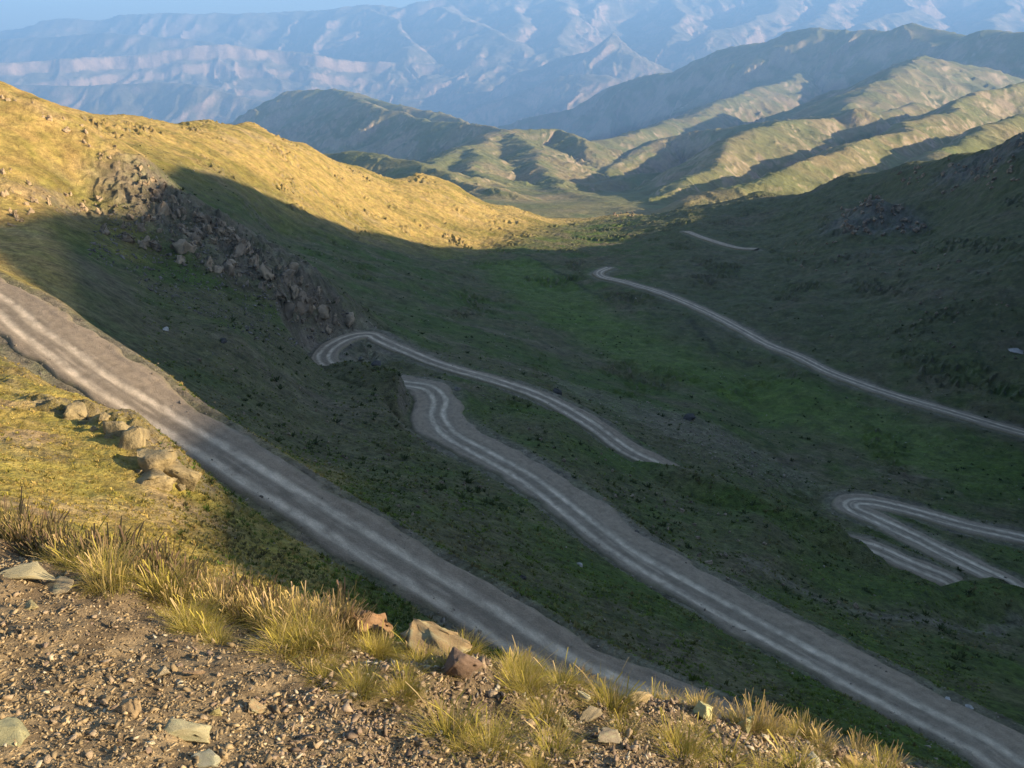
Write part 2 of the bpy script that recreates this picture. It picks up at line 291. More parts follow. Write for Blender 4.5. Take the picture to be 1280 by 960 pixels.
HUMPS = [([P(*q) for q in [(822, 581, 124), (850, 587, 120.5), (880, 596, 117.5), (940, 618, 113.5), (1010, 647, 109), (1045, 674, 107), (1068, 692, 106)]], 3),
         ([P(*q) for q in [(530, 490, 125), (515, 477, 127), (490, 465, 130.5), (465, 457, 134.5), (440, 453, 138.5), (424, 455, 142)]], 3),
         ([P(*q) for q in [(1205, 750, 95), (1235, 741, 96), (1264, 731, 98.5), (1300, 727, 101)]], 3)]
gH = None
def carve(x, y, z, AZ, LR):
    """bench the roads into the slope; x, y, z are (rows, cols) arrays of the polar grid"""
    D = np.full(z.shape, 1e9); ZR = np.zeros(z.shape); HW = np.ones(z.shape) * 3
    for name, c, hw in ROADS:
        for i in range(0, len(c)):
            px, py, pz = c[i]; r = math.hypot(px, py); az = math.atan2(px, py); m = hw[i] + 9 + 0.012 * r
            j0, j1 = np.searchsorted(LR, [math.log(max(r - m, 6)), math.log(r + m)])
            da = m / r; i0, i1 = np.searchsorted(AZ, [az - da, az + da])
            if j1 <= j0 or i1 <= i0: continue
            sl = (slice(j0, j1), slice(i0, i1))
            d = np.hypot(x[sl] - px, y[sl] - py) - hw[i]
            mm = d < D[sl]
            D[sl] = np.where(mm, d, D[sl]); ZR[sl] = np.where(mm, pz, ZR[sl])
    r = np.hypot(x, y)
    inner = 0.18 + 0.0045 * r
    outer = inner + 3.2 + 0.008 * r
    n = 0.35 * fbm(x / 3.0, y / 3.0, 3, 71)
    t = sstep(inner, outer, D)
    drop = 0.12 + 0.0008 * r + 0.5 * sstep(0.1, -1.2, D)
    z2 = np.where(D < 1e8, (ZR - drop + n * sstep(0, 2, D) * 0.6) * (1 - t) + z * t, z)
    # low humps that hide pieces of the road
    for pts, wd in HUMPS:
        zc = np.full(z2.shape, -1e9)
        for a, b in zip(pts[:-1], pts[1:]):
            d = b[:2] - a[:2]; tt = np.clip(((x - a[0]) * d[0] + (y - a[1]) * d[1]) / (d @ d), 0, 1)
            dd = np.hypot(x - a[0] - tt * d[0], y - a[1] - tt * d[1]); gH[:] = np.maximum(gH, sstep(11, 4, dd))
            zc = np.maximum(zc, a[2] + tt * (b[2] - a[2]) - 0.30 * (np.sqrt(dd * dd + 0.6) - 0.77) - 0.7 * np.maximum(dd - 4.5, 0))
        zc = zc + 0.5 * n
        gH[:] = np.maximum(gH, sstep(-0.6, 0.6, zc - z2)); z2 = np.where((D > 0.15), np.maximum(z2, lerp(z2, zc, sstep(0.3, 2.6, D))), z2)
    return z2, D

# ------------------------------------------------------------------ object helpers
def props(o, label=None, cat=None, group=None, kind=None):
    if label: o['label'] = label
    if cat: o['category'] = cat
    if group: o['group'] = group
    if kind: o['kind'] = kind
    return o
def mesh_np(name, verts, faces, mat, col=None, smooth=False, normals=None, parent=None, link=True):
    me = bpy.data.meshes.new(name); nv, nf = len(verts), len(faces); k = faces.shape[1]
    me.vertices.add(nv); me.vertices.foreach_set('co', np.ascontiguousarray(verts, np.float32).ravel())
    me.loops.add(nf * k); me.loops.foreach_set('vertex_index', np.ascontiguousarray(faces, np.int32).ravel())
    me.polygons.add(nf); me.polygons.foreach_set('loop_start', np.arange(0, nf * k, k, dtype=np.int32))
    me.update(calc_edges=True)
    if smooth: me.polygons.foreach_set('use_smooth', np.ones(nf, bool))
    if col is not None:
        a = me.attributes.new('col', 'FLOAT_COLOR', 'POINT'); c = np.ones((nv, 4), np.float32); c[:, :3] = col; a.data.foreach_set('color', c.ravel())
    if normals is not None: me.normals_split_custom_set_from_vertices(np.ascontiguousarray(normals, np.float32))
    me.materials.append(mat)
    if not link: return me
    o = bpy.data.objects.new(name, me); COL.objects.link(o)
    if parent: o.parent = parent
    return o

# ------------------------------------------------------------------ materials
def new_mat(name):
    m = bpy.data.materials.new(name); m.use_nodes = True; nt = m.node_tree
    for n in list(nt.nodes): nt.nodes.remove(n)
    return m, nt
def nd(nt, t, **kw):
    n = nt.nodes.new(t)
    for k, v in kw.items(): setattr(n, k, v)
    return n
def surface_mat(name, scales, var=0.35, bump=None, rough=0.9, hue=None, spec=0.2):
    """vertex colour of the thing x fine brightness noise; bump from the same noises.  scales: noise scales (1/m)"""
    m, nt = new_mat(name); L = nt.links.new
    out = nd(nt, 'ShaderNodeOutputMaterial'); bs = nd(nt, 'ShaderNodeBsdfPrincipled')
    bs.inputs['Roughness'].default_value = rough; bs.inputs['Specular IOR Level'].default_value = spec
    at = nd(nt, 'ShaderNodeAttribute'); at.attribute_name = 'col'
    tc = nd(nt, 'ShaderNodeTexCoord')
    acc = None
    for i, s in enumerate(scales):
        nz = nd(nt, 'ShaderNodeTexNoise'); nz.inputs['Scale'].default_value = s; nz.inputs['Detail'].default_value = 5; nz.inputs['Roughness'].default_value = 0.65
        L(tc.outputs['Object'], nz.inputs['Vector'])
        if acc is None: acc = nz.outputs['Fac']
        else:
            mx = nd(nt, 'ShaderNodeMath', operation='ADD'); L(acc, mx.inputs[0]); L(nz.outputs['Fac'], mx.inputs[1]); acc = mx.outputs[0]
    mr = nd(nt, 'ShaderNodeMapRange'); mr.inputs['From Min'].default_value = 0.32 * len(scales); mr.inputs['From Max'].default_value = 0.68 * len(scales)
    mr.inputs['To Min'].default_value = 1 - var; mr.inputs['To Max'].default_value = 1 + var; mr.clamp = False
    L(acc, mr.inputs['Value'])
    mul = nd(nt, 'ShaderNodeMix', data_type='RGBA', blend_type='MULTIPLY'); mul.inputs[0].default_value = 1.0
    L(at.outputs['Color'], mul.inputs[6]); L(mr.outputs[0], mul.inputs[7])
    last = mul.outputs[2]
    if hue:
        nz = nd(nt, 'ShaderNodeTexNoise'); nz.inputs['Scale'].default_value = hue[0]; nz.inputs['Detail'].default_value = 4; L(tc.outputs['Object'], nz.inputs['Vector'])
        r2 = nd(nt, 'ShaderNodeMapRange'); r2.inputs['From Min'].default_value = 0.4; r2.inputs['From Max'].default_value = 0.65; L(nz.outputs['Fac'], r2.inputs['Value'])
        m2 = nd(nt, 'ShaderNodeMix', data_type='RGBA', blend_type='MULTIPLY'); L(r2.outputs[0], m2.inputs[0]); L(last, m2.inputs[6]); m2.inputs[7].default_value = (*hue[1], 1); last = m2.outputs[2]
    L(last, bs.inputs['Base Color'])
    if bump:
        b = nd(nt, 'ShaderNodeBump'); b.inputs['Strength'].default_value = bump[0]; b.inputs['Distance'].default_value = bump[1]
        L(acc, b.inputs['Height']); L(b.outputs[0], bs.inputs['Normal'])
    L(bs.outputs[0], out.inputs['Surface'])
    return m
M_SLOPE = surface_mat('slope_turf', [0.9, 4.0], 0.50, (1.0, 0.45), hue=(0.25, (0.82, 0.92, 0.75)))
M_MOUNT = surface_mat('mountain_turf', [0.012, 0.06], 0.30, (0.7, 6.0), hue=(0.006, (0.85, 0.9, 0.8)))
M_RANGE = surface_mat('range_rock', [0.004, 0.02], 0.30, (0.7, 20.0))
M_ROAD = surface_mat('road_gravel', [1.2, 9.0], 0.30, (0.9, 0.07), rough=0.95)
M_BANK = surface_mat('gravel_soil', [9.0, 60.0], 0.45, (0.9, 0.015), rough=0.95)
M_ROCK = surface_mat('rock', [3.0, 18.0], 0.35, (0.8, 0.03), rough=0.9)
M_CRAG = surface_mat('crag_rock', [0.5, 2.5], 0.40, (0.9, 0.25), rough=0.95)
M_STONE = surface_mat('stone', [14.0, 70.0], 0.30, (0.6, 0.006), rough=0.85)
def grass_mat():
    m, nt = new_mat('dry_grass'); L = nt.links.new
    out = nd(nt, 'ShaderNodeOutputMaterial'); at = nd(nt, 'ShaderNodeAttribute'); at.attribute_name = 'col'
    d = nd(nt, 'ShaderNodeBsdfDiffuse'); t = nd(nt, 'ShaderNodeBsdfTranslucent'); mx = nd(nt, 'ShaderNodeMixShader'); mx.inputs[0].default_value = 0.3
    oi = nd(nt, 'ShaderNodeObjectInfo'); r2 = nd(nt, 'ShaderNodeMapRange'); r2.inputs['To Min'].default_value = 0.75; r2.inputs['To Max'].default_value = 1.2; L(oi.outputs['Random'], r2.inputs['Value'])
    mul = nd(nt, 'ShaderNodeMix', data_type='RGBA', blend_type='MULTIPLY'); mul.inputs[0].default_value = 1.0; L(at.outputs['Color'], mul.inputs[6]); L(r2.outputs[0], mul.inputs[7])
    L(mul.outputs[2], d.inputs[0]); L(mul.outputs[2], t.inputs[0]); L(d.outputs[0], mx.inputs[1]); L(t.outputs[0], mx.inputs[2]); L(mx.outputs[0], out.inputs['Surface'])
    return m
M_GRASS = grass_mat()

# ------------------------------------------------------------------ polar grid of the near country
DEG = math.pi / 180
daz = 0.055 * DEG / QUAL
AZ = np.concatenate([np.arange(-62, -36, 0.3) * DEG, np.arange(-36 * DEG, 36 * DEG, daz), np.arange(36, 60, 0.3) * DEG, np.arange(60, 150, 0.9) * DEG])
LR = np.concatenate([np.linspace(math.log(7.0), math.log(38.0), int(230 * QUAL), endpoint=False), np.linspace(math.log(38.0), math.log(200.0), int(800 * QUAL), endpoint=False), np.linspace(math.log(200.0), math.log(1150.0), int(380 * QUAL))])
def polar(AZ, LR):
    r = np.exp(LR)[:, None]; return r * np.sin(AZ)[None], r * np.cos(AZ)[None]
def grid_faces(nr, nc):
    i = np.arange(nr * nc).reshape(nr, nc)
    return np.stack([i[:-1, :-1].ravel(), i[:-1, 1:].ravel(), i[1:, 1:].ravel(), i[1:, :-1].ravel()], -1)[:, ::-1]
def face_up(V, f):
    a = V[f[:, 1]] - V[f[:, 0]]; b = V[f[:, 2]] - V[f[:, 0]]
    return f if np.sum(a[:, 0] * b[:, 1] - a[:, 1] * b[:, 0]) > 0 else f[:, ::-1]
def grid_normals(x, y, z):
    p = np.stack([x, y, z], -1); du = np.gradient(p, axis=1); dv = np.gradient(p, axis=0)
    n = np.cross(du, dv); n /= np.linalg.norm(n, axis=-1, keepdims=True) + 1e-12
    n[n[..., 2] < 0] *= -1
    return n
gx, gy = polar(AZ, LR)
gz = near_height(gx, gy)
gH = np.zeros(gz.shape)
gz, gD = carve(gx, gy, gz, AZ, LR)
gr = np.hypot(gx, gy)
_mz, _mg = ridges_eval(gx[gr[:, 0] > 850], gy[gr[:, 0] > 850], mid_base(gx[gr[:, 0] > 850], gy[gr[:, 0] > 850]), MID, 10.0)
_k = sstep(1040, 1145, gr[gr[:, 0] > 850]); gz[gr[:, 0] > 850] = lerp(gz[gr[:, 0] > 850], _mz, _k)
gn = grid_normals(gx, gy, gz)

def ground(x, y):
    """height of the near country at any point, from its grid"""
    x = np.asarray(x, float); y = np.asarray(y, float)
    r = np.clip(np.hypot(x, y), 7.05, 1140); az = np.clip(np.arctan2(x, y), AZ[0], AZ[-2])
    lr = np.log(r); j = np.clip(np.searchsorted(LR, lr, side='right') - 1, 0, len(LR) - 2); tj = (lr - LR[j]) / (LR[j + 1] - LR[j])
    i = np.clip(np.searchsorted(AZ, az, side='right') - 1, 0, len(AZ) - 2); ti = (az - AZ[i]) / (AZ[i + 1] - AZ[i])
    return ((gz[j, i] * (1 - ti) + gz[j, i + 1] * ti) * (1 - tj) + (gz[j + 1, i] * (1 - ti) + gz[j + 1, i + 1] * ti) * tj)
def ground_road_dist(x, y):
    r = np.clip(np.hypot(x, y), 7.05, 1140); az = np.arctan2(x, y)
    j = np.clip(np.searchsorted(LR, np.log(r)), 0, len(LR) - 1); i = np.clip(np.searchsorted(AZ, az), 0, len(AZ) - 1)
    return gD[j, i]
def on_ground(u, v, near=9.0, far=1100.0):
    """where the line of sight through (u, v) first meets the near country"""
    d = sightline(u, v); t = np.exp(np.linspace(math.log(near), math.log(far), 4000)); x = d[0] / d[1] * t; z = d[2] / d[1] * t
    g = ground(x, t); h = np.nonzero(z <= g)[0]
    if len(h) == 0: return None
    i = h[0]; return np.array([x[i], t[i], g[i]])

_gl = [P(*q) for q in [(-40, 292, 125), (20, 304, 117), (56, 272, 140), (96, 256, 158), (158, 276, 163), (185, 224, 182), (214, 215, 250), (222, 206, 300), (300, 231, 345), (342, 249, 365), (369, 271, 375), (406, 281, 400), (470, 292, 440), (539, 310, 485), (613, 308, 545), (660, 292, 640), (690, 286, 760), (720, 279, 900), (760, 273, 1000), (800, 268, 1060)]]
SHADE_LINE = np.array([(math.atan2(p[0], p[1]), math.log(math.hypot(p[0], p[1]))) for p in _gl])  # follows the cast-shadow edge over the left and far slopes
def near_colour(x, y, z, n, D):
    r = np.hypot(x, y); up = n[..., 2]
    A = lambda c: np.array(c)[None, None] if x.ndim == 2 else np.array(c)[None]
    big = fbm(x / 60, y / 60, 4, 201); med = fbm(x / 14, y / 14, 5, 207); fin = fbm(x / 2.6, y / 2.6, 4, 213)
    green = A((0.080, 0.112, 0.022)); dull = A((0.125, 0.112, 0.052)); brown = A((0.165, 0.13, 0.082)); gold = A((0.42, 0.285, 0.095)); rock = A((0.20, 0.165, 0.125)); grey = A((0.135, 0.125, 0.11))
    g = sstep(-0.25, 0.30, big * 0.6 + med * 0.7)[..., None]
    c = lerp(dull, green, g)
    c = lerp(c, brown, sstep(0.05, 0.5, fbm(x / 25, y / 25, 5, 221) + 0.3 * fin)[..., None] * 0.75)
    # lush meadow along the valley bottom
    vd = polydist(x, y, [P(640, 330, 420)[:2], P(720, 395, 300)[:2], P(820, 450, 246)[:2], P(920, 490, 222)[:2], P(1050, 530, 200)[:2], P(1200, 580, 172)[:2], P(1350, 640, 150)[:2]])
    wv = 13 + 7 * med + 0.02 * r
    c = lerp(c, A((0.110, 0.160, 0.028)), (sstep(1.35, 0.45, vd / wv + 0.35 * fin + 0.3 * med))[..., None] * (0.75 + 0.2 * fbm(x / 8, y / 3, 3, 219))[..., None])
    # golden far slope and spur on the left
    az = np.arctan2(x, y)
    rl = np.exp(np.interp(az, SHADE_LINE[:, 0], SHADE_LINE[:, 1])); lr = np.log(r / rl) + 0.10 * med
    gl = sstep(-0.22, 0.12, lr) * sstep(0.19, 0.14, az)  # gold turns green below the shadow edge: shade put into the grass colour
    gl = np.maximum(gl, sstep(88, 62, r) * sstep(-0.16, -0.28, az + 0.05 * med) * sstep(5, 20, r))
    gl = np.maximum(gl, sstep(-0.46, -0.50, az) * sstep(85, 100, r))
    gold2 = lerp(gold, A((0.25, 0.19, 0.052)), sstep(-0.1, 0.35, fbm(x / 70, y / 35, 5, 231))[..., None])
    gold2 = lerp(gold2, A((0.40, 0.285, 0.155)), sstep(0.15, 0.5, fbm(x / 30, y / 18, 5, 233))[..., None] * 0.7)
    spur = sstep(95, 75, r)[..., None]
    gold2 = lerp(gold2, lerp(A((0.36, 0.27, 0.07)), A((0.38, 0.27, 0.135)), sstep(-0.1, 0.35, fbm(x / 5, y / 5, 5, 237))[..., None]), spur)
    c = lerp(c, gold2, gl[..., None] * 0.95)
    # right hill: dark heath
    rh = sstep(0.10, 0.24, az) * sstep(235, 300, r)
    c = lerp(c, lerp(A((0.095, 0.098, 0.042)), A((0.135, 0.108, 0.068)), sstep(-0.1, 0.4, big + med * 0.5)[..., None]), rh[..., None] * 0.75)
    # bare rock on the crag, the knoll and steep faces
    cm = crag_mask(x, y)
    rk = np.clip(sstep(0.25, 0.7, cm + 0.25 * med) , 0, 1)
    rc = lerp(A((0.25, 0.19, 0.12)), A((0.42, 0.31, 0.19)), sstep(-0.2, 0.4, fbm(x / 5, y / 7, 4, 241))[..., None])
    rc = lerp(rc, A((0.17, 0.155, 0.135)), sstep(-0.50, -0.36, az)[..., None] * 0.6)
    c = lerp(c, rc, rk[..., None] * 0.75)
    c = lerp(c, grey * 1.15, (sstep(0.3, 0.8, knoll_mask(x, y) + 0.25 * fin))[..., None] * 0.7)
    om = np.exp(-(polydist(x, y, LEDGE) / 2.1) ** 2)
    c = lerp(c, lerp(A((0.27, 0.215, 0.095)), A((0.20, 0.165, 0.115)), sstep(-0.1, 0.4, fbm(x / 1.2, y / 1.2, 4, 251))[..., None]), sstep(0.35, 0.6, om + 0.2 * fin)[..., None] * 0.85)
    # pale scree below the third road, and bare streaks
    sc = np.clip(blob(x, y, P(850, 528, 167), 26, 9, -0.5) + 0.9 * blob(x, y, P(930, 560, 152), 18, 9, -0.5) + 0.7 * blob(x, y, P(780, 500, 178), 20, 7, -0.4), 0, 1)
    c = lerp(c, A((0.25, 0.21, 0.155)), (sstep(0.25, 0.75, sc + 0.55 * fin + 0.2 * med) * sstep(0.08, 0.4, sc))[..., None] * 0.35)
    tr = polydist(x, y, [P(930, 715, 88), P(1034, 750, 82), P(1090, 768, 81.5), P(1143, 781, 82), P(1235, 781, 85), P(1276, 752, 92)])
    c = lerp(c, A((0.27, 0.235, 0.19)), (sstep(1.5, 0.4, tr + 0.7 * fin))[..., None] * 0.6)
    c = lerp(c, brown * 0.9, (sstep(7, 1.5, tr + 2 * med) * 0.45)[..., None])
    c = lerp(c, rock * 0.85, (sstep(0.72, 0.5, up))[..., None] * 0.7)
    br = np.minimum(polydist(x, y, [P(655, 316, 470)[:2], P(690, 328, 415)[:2], P(715, 345, 385)[:2], P(760, 372, 330)[:2]]), polydist(x, y, [P(860, 402, 300)[:2], P(888, 425, 268)[:2], P(892, 440, 258)[:2], P(940, 452, 246)[:2]]))
    c = lerp(c, A((0.03, 0.032, 0.018)), sstep(2.4, 0.2, br + 2.5 * med + 1.5 * fin)[..., None] * 0.55)
    # spoil along the road edges
    e = sstep(3.0, 0.5, D + 1.6 * med + 0.9 * fin) * (1 - 0.9 * gH)
    c = lerp(c, A((0.215, 0.18, 0.135)), e[..., None] * 0.8)
    spots = fbm(x / 0.9, y / 0.9, 3, 243)
    c *= np.clip(1 + 0.40 * fin + 0.70 * spots * sstep(260, 120, r) + 0.35 * fbm(x / 6, y / 6, 3, 247) + 0.40 * fbm(x / 4.2, y / 4.2, 3, 249) * sstep(100, 200, r), 0.25, 2.2)[..., None]
    return np.clip(c, 0.01, 0.8)

def parts_of_grid(x, y, z, n, col, ids, names, mat, info):
    nr, nc = x.shape; f = grid_faces(nr, nc); V = np.stack([x, y, z], -1).reshape(-1, 3); N = n.reshape(-1, 3); Cc = col.reshape(-1, 3)
    fid = ids.reshape(nr, nc)[:-1, :-1].ravel(); objs = []
    f = face_up(V, f)
    for k, nm in enumerate(names):
        ff = f[fid == k]
        if len(ff) == 0: continue
        u, inv = np.unique(ff, return_inverse=True)
        o = mesh_np(nm, V[u], inv.reshape(ff.shape), mat, Cc[u], True, N[u])
        props(o, info[k][0], info[k][1], None, 'structure'); objs.append(o)
    return objs
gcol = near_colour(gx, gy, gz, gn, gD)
AXIS = np.array([P(690, 300, 600)[:2], P(740, 345, 400)[:2], P(860, 405, 300)[:2], P(960, 450, 245)[:2], P(1060, 490, 218)[:2], P(1280, 560, 182)[:2], P(1480, 620, 160)[:2]])
_ax = np.interp(gy, AXIS[::-1, 1], AXIS[::-1, 0], left=AXIS[-1, 0])
right = (gx > _ax) & (gy > 165) & (np.arctan2(gx, gy) > 0.02) | ((gx > 118) & (gy <= 190)) | ((gy >= 600) & (gx > 40 + 0.06 * (gy - 600)))
floor_ = polydist(gx, gy, [P(700, 350, 390)[:2], P(820, 450, 246)[:2], P(920, 490, 222)[:2], P(1050, 530, 200)[:2], P(1200, 580, 172)[:2], P(1350, 640, 150)[:2]]) < 16 + 4 * fbm(gx / 14, gy / 14, 3, 9)
lslope = (gr > 215) & (~right) & (~floor_) & (np.arctan2(gx, gy) < 0.2)
ids = np.where(floor_, 1, np.where(right, 2, np.where(lslope, 3, 0)))
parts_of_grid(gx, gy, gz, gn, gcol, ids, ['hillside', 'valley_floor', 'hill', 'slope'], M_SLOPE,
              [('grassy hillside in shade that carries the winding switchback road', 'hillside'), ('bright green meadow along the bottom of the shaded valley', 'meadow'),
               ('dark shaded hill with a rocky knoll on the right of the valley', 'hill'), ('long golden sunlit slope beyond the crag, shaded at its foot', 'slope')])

# ------------------------------------------------------------------ mountains
def mount_colour(x, y, z, n, gid, pal):
    wl = pal['wl']; f = fbm(x / wl, y / wl, 5, pal['seed']); f2 = fbm(x / (wl * .22), y / (wl * .22), 4, pal['seed'] + 9)
    c = lerp(np.array(pal['a'])[None, None], np.array(pal['b'])[None, None], sstep(-0.25, 0.35, f)[..., None])
    c = lerp(c, np.array(pal['c'])[None, None], sstep(0.10, 0.45, f2 + 0.4 * f)[..., None] * 0.7)
    c = lerp(c, np.array(pal['r'])[None, None], sstep(pal['s0'], pal['s1'], n[..., 2] + 0.06 * f2)[..., None] * 0.9)
    return np.clip(c * (1 + 0.25 * f2)[..., None], 0.02, 0.8)
mAZ = np.concatenate([np.arange(-45, -33, 0.4) * DEG, np.arange(-33 * DEG, 33 * DEG, 0.06 * DEG / QUAL), np.arange(33, 60, 0.4) * DEG])
mLR = np.linspace(math.log(1120.0), math.log(14900.0), int(700 * QUAL))
mx, my = polar(mAZ, mLR)
mz, mg = ridges_eval(mx, my, mid_base(mx, my), MID, 14.0)
mn = grid_normals(mx, my, mz)
mc = mount_colour(mx, my, mz, mn, mg, dict(wl=300.0, seed=301, a=(0.15, 0.15, 0.06), b=(0.24, 0.19, 0.10), c=(0.105, 0.125, 0.045), r=(0.33, 0.25, 0.175), s0=0.84, s1=0.70))
grp = np.array([R['g'] for R in MID] + [1]); mid_ids = grp[mg]
mid_ids = np.where(mg < 0, np.where(np.arctan2(mx, my) > 0.11, 0, 1), mid_ids)
parts_of_grid(mx, my, mz, mn, mc, mid_ids, ['mountain', 'hills'], M_MOUNT,
              [('broad mountain with sunlit spurs and a blue shaded crest on the right', 'mountain'), ('low green and tan hills with a blue wooded back beyond the golden slope', 'hills')])
fAZ = np.concatenate([np.arange(-45, -33, 0.4) * DEG, np.arange(-33 * DEG, 33 * DEG, 0.07 * DEG / QUAL), np.arange(33, 50, 0.4) * DEG])
fLR = np.linspace(math.log(14700.0), math.log(45000.0), int(520 * QUAL))
fx, fy = polar(fAZ, fLR)
fz, fg = ridges_eval(fx, fy, mid_base(fx, fy) + 60 * fbm(fx / 1500, fy / 1500, 5, 77), FAR, 40.0)
# cliff steps on the pale ridge
fn = grid_normals(fx, fy, fz)
fc = mount_colour(fx, fy, fz, fn, fg, dict(wl=700.0, seed=401, a=(0.22, 0.19, 0.13), b=(0.33, 0.26, 0.19), c=(0.15, 0.15, 0.09), r=(0.52, 0.36, 0.27), s0=0.78, s1=0.66))
fgrp = np.array([R['g'] for R in FAR] + [2]) - 2
far_ids = np.where(fg < 0, 0, fgrp[fg])
parts_of_grid(fx, fy, fz, fn, fc, far_ids, ['cliff_range', 'mountain_range'], M_RANGE,
              [('pale hazy ridge with pinkish cliffs across the far basin', 'mountain range'), ('highest hazy blue mountain range along the skyline', 'mountain range')])

# ------------------------------------------------------------------ road ribbons
def road_keys(ks):
    c = ROADS[0][1]; idx = []; last = 0
    for q, w in ks:
        i = last + int(np.argmin(np.linalg.norm(c[last:] - np.array(q), axis=1))); idx.append(i); last = i
    return np.interp(np.arange(len(c)), idx, [w for _, w in ks])
def road_mesh(name, c, hw, label, tracks, step=1):
    t = np.gradient(c[:, :2], axis=0); t /= np.linalg.norm(t, axis=1, keepdims=True) + 1e-9
    nrm = np.stack([t[:, 1], -t[:, 0]], -1)
    K = 41; s = np.linspace(-1, 1, K)
    s = np.sign(s) * np.abs(s) ** 0.9
    off = s[None] * (hw[:, None] + 1.1)
    X = c[:, 0:1] + nrm[:, 0:1] * off; Y = c[:, 1:2] + nrm[:, 1:2] * off
    a = np.abs(off) / hw[:, None]
    al = np.cumsum(np.linalg.norm(np.gradient(c, axis=0), axis=1))[:, None] * np.ones((1, K))
    n1 = fbm(al / 5.0, off / 1.6, 4, 501); n2 = fbm(al / 1.2, off / 0.5, 3, 503)
    n4 = fbm(al / 7.0 + 50 * (off > 0), np.sign(off) * 3.3, 4, 513)
    e = np.abs(off) - hw[:, None] + 0.95 * n4 * np.clip(hw[:, None] / 2.5, 0.6, 1.3)
    toff = tracks[:, None] + 0.3 * fbm(al[:, :1] / 22, al[:, :1] * 0, 2, 507)
    rut = 0.10 * n1 + 0.05 * n2; d1 = np.abs(off - toff - 0.95 + rut); d2 = np.abs(off - toff + 0.95 + rut)
    tr = np.maximum(np.exp(-(d1 / 0.40) ** 4), np.exp(-(d2 / 0.40) ** 4)) * np.clip(0.78 + 0.55 * n1 + 0.40 * n2, 0, 1)
    n3 = fbm(al / 9.0, off / 0.33, 3, 511); tr = np.maximum(tr, 0.45 * sstep(0.05, 0.5, n3) * np.exp(-((off - toff) / 1.9) ** 4))
    bed = np.exp(-((off - toff) / 1.9) ** 4)
    Z = c[:, 2:3] + 0.05 * n1 * sstep(0.2, 0.9, a) + 0.045 * n2 - 0.06 * tr + 0.10 * np.exp(-((a - 0.86) / 0.1) ** 2) * (0.5 + n1) - 0.62 * sstep(-0.1, 0.9, e + 0.5 * n1 + 0.25 * n2)
    shoulder = np.array((0.29, 0.225, 0.155)); middle = np.array((0.235, 0.187, 0.132)); track = np.array((0.62, 0.505, 0.365))
    col = lerp(shoulder[None, None], middle[None, None], bed[..., None])
    col = lerp(col, track[None, None], tr[..., None] * 0.85)
    col = lerp(col, np.array((0.24, 0.19, 0.135))[None, None], sstep(-0.8, 0.6, e + 0.9 * n1)[..., None] * 0.8)
    col = lerp(col, np.array((0.10, 0.105, 0.035))[None, None], (sstep(-0.2, 0.5, e + 0.5 * n2 + 0.4 * n1) * 0.6)[..., None])
    col = col * (1 + 0.18 * n1 + 0.30 * n2)[..., None]
    V = np.stack([X, Y, Z], -1).reshape(-1, 3); f = grid_faces(*X.shape)[:, ::-1]
    n = np.cross(np.gradient(np.stack([X, Y, Z], -1), axis=1), np.gradient(np.stack([X, Y, Z], -1), axis=0)); n /= np.linalg.norm(n, axis=-1, keepdims=True) + 1e-12; n[n[..., 2] < 0] *= -1
    o = mesh_np(name, V, face_up(V, f), M_ROAD, np.clip(col, 0.02, 0.8).reshape(-1, 3), True)
    return props(o, label, 'road', None, 'structure')
road_mesh('road', ROADS[0][1], ROADS[0][2], 'unpaved gravel switchback road with two pale wheel tracks descending the hillside', road_keys([(r_upper[0], .3), (r_upper[3], .5), (r_upper[5], .9), (r_upper[6], .5), (r_upper[-1], .35), (hair[1], 0), (r_second[1], -.9), (r_second[5], -1.1), (r_second[8], -.6), (r_second[10], .6), (r_second[11], 0), (r_turn[1], 0), (r_third[2], .3), (r_third[5], .7), (r_fourth[0], 0), (r_fifth[-1], 0)]))
road_mesh('valley_road', ROADS[1][1], ROADS[1][2], 'pale gravel road running along the far side of the green valley', np.zeros(len(ROADS[1][1])))
road_mesh('valley_track', ROADS[2][1], ROADS[2][2], 'short pale stretch of road on the shaded hill by the valley mouth', np.zeros(len(ROADS[2][1])))

exec_rest = True
# ------------------------------------------------------------------ the bank the photographer stands on
def bank_plane(x, y):
    return -1.27 - 0.43 * y - 0.26 * x - 0.045 * x * np.abs(x) * np.where(x > 0, 1.0, -0.55)
def on_plane(u, v):
    d = sightline(u, v); lo, hi = 0.5, 40.0
    t = np.linspace(0.8, 30, 6000) / d[1]; q = d[None] * t[:, None]; h = np.nonzero(q[:, 2] <= bank_plane(q[:, 0], q[:, 1]))[0]
    return q[h[0]] if len(h) else q[-1]
CRESTPX = [(-500, 590), (-200, 630), (0, 668), (100, 700), (200, 728), (320, 752), (420, 778), (520, 800), (600, 812), (700, 840), (800, 870), (900, 896), (1000, 920), (1080, 940), (1160, 962), (1300, 1010), (1500, 1080)]
CRESTW = np.array([on_plane(*q) for q in CRESTPX])
def crest_excess(x, y):
    best = np.full(np.shape(x), 1e18); sg = np.ones(np.shape(x))
    for a, b in zip(CRESTW[:-1], CRESTW[1:]):
        d = b[:2] - a[:2]; t = np.clip(((x - a[0]) * d[0] + (y - a[1]) * d[1]) / (d @ d), 0, 1)
        dx = x - a[0] - t * d[0]; dy = y - a[1] - t * d[1]; dd = dx * dx + dy * dy; m = dd < best
        best = np.where(m, dd, best); sg = np.where(m, np.sign(-(dx * d[1] - dy * d[0])), sg)
    return np.sqrt(best) * sg
